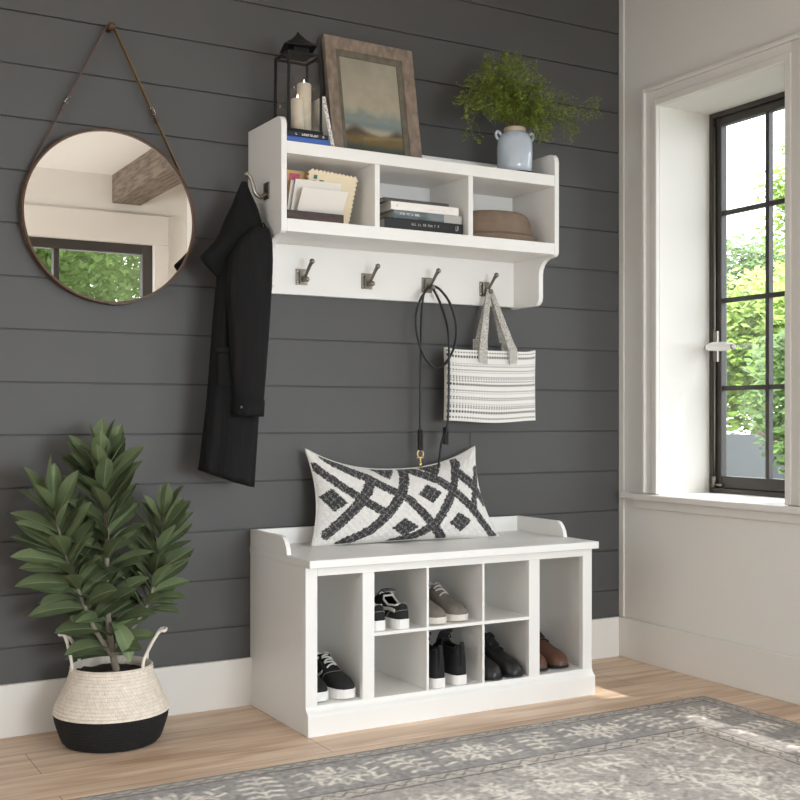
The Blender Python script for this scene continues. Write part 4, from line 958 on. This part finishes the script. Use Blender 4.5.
def stem(pts, r0, nleaf, t0, el0, el1, Ls, seed, W=.040):
    q = random.Random(seed); path = smooth_path(pts, 12); n = len(path)
    bm = NB(); tube(bm, path, lambda t: r0*(1-.62*t), 10); st = fin('stem', bm, M['plantstem'], r, smooth=True)
    vs, fs, cs = [], [], []
    for k in range(nleaf):
        t = t0+(1-t0)*(k/(nleaf-1))**.92; f = t*(n-1); i = min(int(f), n-2); p = path[i].lerp(path[i+1], f-i); d = (path[i+1]-path[i]).normalized()
        az = k*R(137.5)+q.uniform(-.3, .3)+seed; el = R(el0+(el1-el0)*t**1.4+q.uniform(-8, 8))
        if k >= nleaf-3: el = R(q.uniform(66, 80))
        x = d.orthogonal().normalized(); y = d.cross(x); rad = x*math.cos(az)+y*math.sin(az)
        if rad.y > .55: rad = Vector((rad.x*1.4, rad.y*.45, rad.z)).normalized()
        dr = rad*math.cos(el)+d*math.sin(el); up = d*math.cos(el)-rad*math.sin(el); up = (up+Vector((-.2, -1, .25))*q.uniform(.3, 1.3)); up = (up-dr*up.dot(dr)).normalized()
        L = Ls*q.uniform(.85, 1.12)*(1 if t < .85 else .9); leaf_geo(vs, fs, cs, p+rad*r0*.4, dr, up, L, W*q.uniform(.85, 1.1)*L/Ls, q.uniform(.25, .6)*(1.1-.7*t), q.uniform(.72, 1.25))
    for v in vs:
        if v.y > -.05: v.y = -.05+.035*math.tanh((v.y+.05)/.09)
    me = bpy.data.meshes.new('foliage'); off = wloc(r); me.from_pydata([v-off for v in vs], [], fs); me.polygons.foreach_set('use_smooth', [True]*len(fs)); me.materials.append(M['plantleaf'])
    a = me.color_attributes.new('Col', 'FLOAT_COLOR', 'POINT'); arr = np.ones((len(vs), 4), np.float32); arr[:, :3] = np.array(cs); a.data.foreach_set('color', arr.ravel())
    o = bpy.data.objects.new('foliage', me); COL.objects.link(o); o.parent = r
    return st
stem([(bx+.014, by, .185), (bx-.004, by-.005, .27), (bx-.016, by-.006, .40), (bx-.014, by-.004, .56), (bx-.024, by, .68), (bx-.028, by, .742)], .0105, 66, .13, 14, 62, .142, 2, .056)
stem([(bx+.000, by-.006, .23), (bx-.05, by-.016, .31), (bx-.095, by-.02, .42), (bx-.128, by-.015, .52), (bx-.160, by-.01, .645)], .0068, 40, .30, 16, 56, .140, 5, .054)
stem([(bx+.012, by+.002, .235), (bx+.062, by+.01, .300), (bx+.108, by+.012, .37), (bx+.130, by+.014, .47), (bx+.150, by+.016, .60)], .0068, 38, .40, 18, 60, .120, 9, .048)
# the large leaf hanging over the front of the basket
vs, fs, cs = [], [], []; leaf_geo(vs, fs, cs, Vector((bx-.004, by-.015, .325)), Vector((.16, -.5, -.15)), Vector((0, -.3, 1)), .135, .052, 1.9, 1.5)
me = bpy.data.meshes.new('hanging_leaf'); off = wloc(r); me.from_pydata([v-off for v in vs], [], fs); me.polygons.foreach_set('use_smooth', [True]*len(fs)); me.materials.append(M['plantleaf'])
a = me.color_attributes.new('Col', 'FLOAT_COLOR', 'POINT'); arr = np.ones((len(vs), 4), np.float32); arr[:, :3] = np.array(cs); a.data.foreach_set('color', arr.ravel())
o = bpy.data.objects.new('hanging_leaf', me); COL.objects.link(o); o.parent = r

# ------------------------------------------------------------------ rug
X0, X1, Y1, Y0 = -1.30, 1.265, -.624, -1.90; RES = .0045
nu = int((X1-X0)/RES); nv = int((Y1-Y0)/RES); gx = np.linspace(X0, X1, nu+1); gy = np.linspace(Y0, Y1, nv+1)
GX, GY = np.meshgrid(gx, gy); D = np.minimum(np.minimum(X1-GX, GX-X0), Y1-GY)
ink = np.zeros_like(GX)
def stroke(x0, y0, x1, y1, w=.005, val=1):
    a, b = min(x0, x1)-w*2, max(x0, x1)+w*2; c, d = min(y0, y1)-w*2, max(y0, y1)+w*2
    i0, i1 = np.searchsorted(gx, (a, b)); j0, j1 = np.searchsorted(gy, (c, d))
    if i1 <= i0 or j1 <= j0: return
    px, py = GX[j0:j1, i0:i1], GY[j0:j1, i0:i1]; dx, dy = x1-x0, y1-y0; l = dx*dx+dy*dy+1e-12
    t = np.clip(((px-x0)*dx+(py-y0)*dy)/l, 0, 1); q = np.hypot(px-x0-t*dx, py-y0-t*dy)
    ink[j0:j1, i0:i1] = np.maximum(ink[j0:j1, i0:i1], np.clip(1.5-q/w, 0, 1)*val)
rs = random.Random(77)
def branch(x, y, a, l, n=5, w=.0055):
    c, s = math.cos(a), math.sin(a); stroke(x-c*l/2, y-s*l/2, x+c*l/2, y+s*l/2, w*.8, .8)
    for k in range(n):
        t = -.5+(k+.5)/n; px, py = x+c*l*t, y+s*l*t
        for sg in (-1, 1):
            q = a+sg*R(52); ll = l*.30*(1-.5*abs(t)); stroke(px, py, px+math.cos(q)*ll*.5, py+math.sin(q)*ll*.5, w); stroke(px+math.cos(q)*ll*.5, py+math.sin(q)*ll*.5, px+math.cos(q+sg*.5)*ll, py+math.sin(q+sg*.5)*ll, w*1.3)
def rosette(x, y, r_, n=8, w=.006):
    for k in range(n):
        a = 2*math.pi*k/n+.2; stroke(x+math.cos(a)*r_*.35, y+math.sin(a)*r_*.35, x+math.cos(a)*r_, y+math.sin(a)*r_, w); b = a+math.pi/n
        stroke(x+math.cos(a)*r_, y+math.sin(a)*r_, x+math.cos(b)*r_*.72, y+math.sin(b)*r_*.72, w*.7, .8)
    stroke(x, y, x, y, w*1.6)
bc = .152
k = 0; x = X1-.152
rosette(X1-bc, Y1-bc, .072, 10)
while x > X0+.2:
    x -= .20; k += 1
    if k % 2: branch(x, Y1-bc, R(100 if k % 4 == 1 else 80), .165, 5)
    else: rosette(x, Y1-bc, .070, 10); branch(x-.0, Y1-bc, 0, .19, 4, .0045)
    stroke(x+.07, Y1-bc-.06, x+.11, Y1-bc-.045); stroke(x+.10, Y1-bc+.05, x+.13, Y1-bc+.06); stroke(x+.09, Y1-bc, x+.115, Y1-bc+.012)
y = Y1-bc
while y > Y0:
    y -= .20; k += 1
    if k % 2: branch(X1-bc, y, R(10 if k % 4 == 1 else -10), .165, 5)
    else: rosette(X1-bc, y, .070, 10); branch(X1-bc, y, R(90), .19, 4, .0045)
for k in range(150):     # worn flowers scattered over the field
    x = rs.uniform(X0, X1-.36); y = rs.uniform(Y0, Y1-.36); q = rs.random()
    if q < .45: branch(x, y, rs.uniform(0, 6.28), rs.uniform(.10, .20), rs.choice((3, 4, 5)), .005)
    elif q < .8: rosette(x, y, rs.uniform(.03, .065), rs.choice((6, 8)), .005)
    else: stroke(x, y, x+rs.uniform(-.12, .12), y+rs.uniform(-.05, .05), .006)
for k in range(900):
    x = rs.uniform(X0, X1-.34); y = rs.uniform(Y0, Y1-.34); a = rs.uniform(0, 3.14); l = rs.uniform(.005, .03); stroke(x, y, x+l*math.cos(a), y+l*math.sin(a), .004, rs.uniform(.4, .9))
A_ = np.where(Y1-GY < np.minimum(X1-GX, GX-X0), GX, GY)
guard = (D > .262) & (D < .305); vine = np.abs(D-.2835-.011*np.sin(A_*2*math.pi/.055)) < .0045
outer = (D > .014) & (D < .044); ovine = np.abs(D-.029-.007*np.sin(A_*2*math.pi/.045)) < .0045
n1 = vnoise(nv+1, nu+1, 3, 41); n2 = vnoise(nv+1, nu+1, 14, 42); n3 = vnoise(nv+1, nu+1, 60, 43); n4 = vnoise(nv+1, nu+1, 1.6, 44)
base = np.zeros(GX.shape+(3,)); base[:] = (162, 157, 154)
field = D > .305
base[field] = (182, 175, 168); base[outer] = (178, 172, 165); base[guard] = (196, 189, 180)
dl = ((np.abs(D-.047) < .004) | (np.abs(D-.258) < .004) | (np.abs(D-.308) < .0035)); base[dl] = (128, 122, 118)
base[(guard & vine) | (outer & ovine)] = (150, 142, 134)
base[D < .012] = (142, 134, 126)
wear = np.clip(.42+1.15*(n2*.6+n1*.4-.14), 0, 1)
light_ink = ink; ink = np.zeros_like(GX)
for k in range(1100):
    x = rs.uniform(X0, X1-.03); y = rs.uniform(Y0, Y1-.05); a = rs.uniform(0, 3.14); l = rs.uniform(.006, .035); stroke(x, y, x+l*math.cos(a), y+l*math.sin(a), .0042, rs.uniform(.4, 1))
dark_ink = ink; ink = light_ink
cream = np.array((240, 233, 221.)); td = (dark_ink*(1-np.clip(ink, 0, 1))*np.where(field, .6, .35))[..., None]; base = base*(1-td)+np.array((118, 112, 108.))*td; t = np.clip(ink*wear, 0, 1)[..., None]; base = base*(1-t)+cream*t
fade = np.clip((n2*.5+n1*.5-.52)*2.0, 0, .45)*np.where(field, 1, .45); base = base*(1-fade[..., None])+np.array((216, 209, 198.))*fade[..., None]
base *= (.86+.16*n4+.10*n1+.05*n3)[..., None]; base = np.clip(base, 0, 255)/255; base = np.where(base <= .04045, base/12.92, ((base+.055)/1.055)**2.4)
hz_ = .0075+.0012*(n4-.5); hz_[0, :] = hz_[-1, :] = .0008; hz_[:, 0] = hz_[:, -1] = .0008
co = np.stack([GX, GY, hz_], -1).reshape(-1, 3); co[:, :2] -= ((X0+X1)/2, (Y0+Y1)/2)
idx = np.arange((nu+1)*(nv+1)).reshape(nv+1, nu+1); q = np.stack([idx[:-1, :-1], idx[:-1, 1:], idx[1:, 1:], idx[1:, :-1]], -1).reshape(-1, 4)
me = bpy.data.meshes.new('rug'); me.vertices.add(len(co)); me.vertices.foreach_set('co', co.astype(np.float32).ravel())
me.loops.add(q.size); me.loops.foreach_set('vertex_index', q.astype(np.int32).ravel()); me.polygons.add(len(q)); me.polygons.foreach_set('loop_start', np.arange(0, q.size, 4, dtype=np.int32)); me.update(calc_edges=True)
a = me.color_attributes.new('Col', 'FLOAT_COLOR', 'POINT'); arr = np.ones((len(co), 4), np.float32); arr[:, :3] = base.reshape(-1, 3); a.data.foreach_set('color', arr.ravel())
me.materials.append(mat('woven_rug', (160, 150, 142), .95, attr=True, bump=.4, bscale=420))
rug = bpy.data.objects.new('rug', me); COL.objects.link(rug); rug.location = ((X0+X1)/2, (Y0+Y1)/2, .0002)
tag(rug, 'worn grey rug with cream floral border on the oak floor', 'rug')
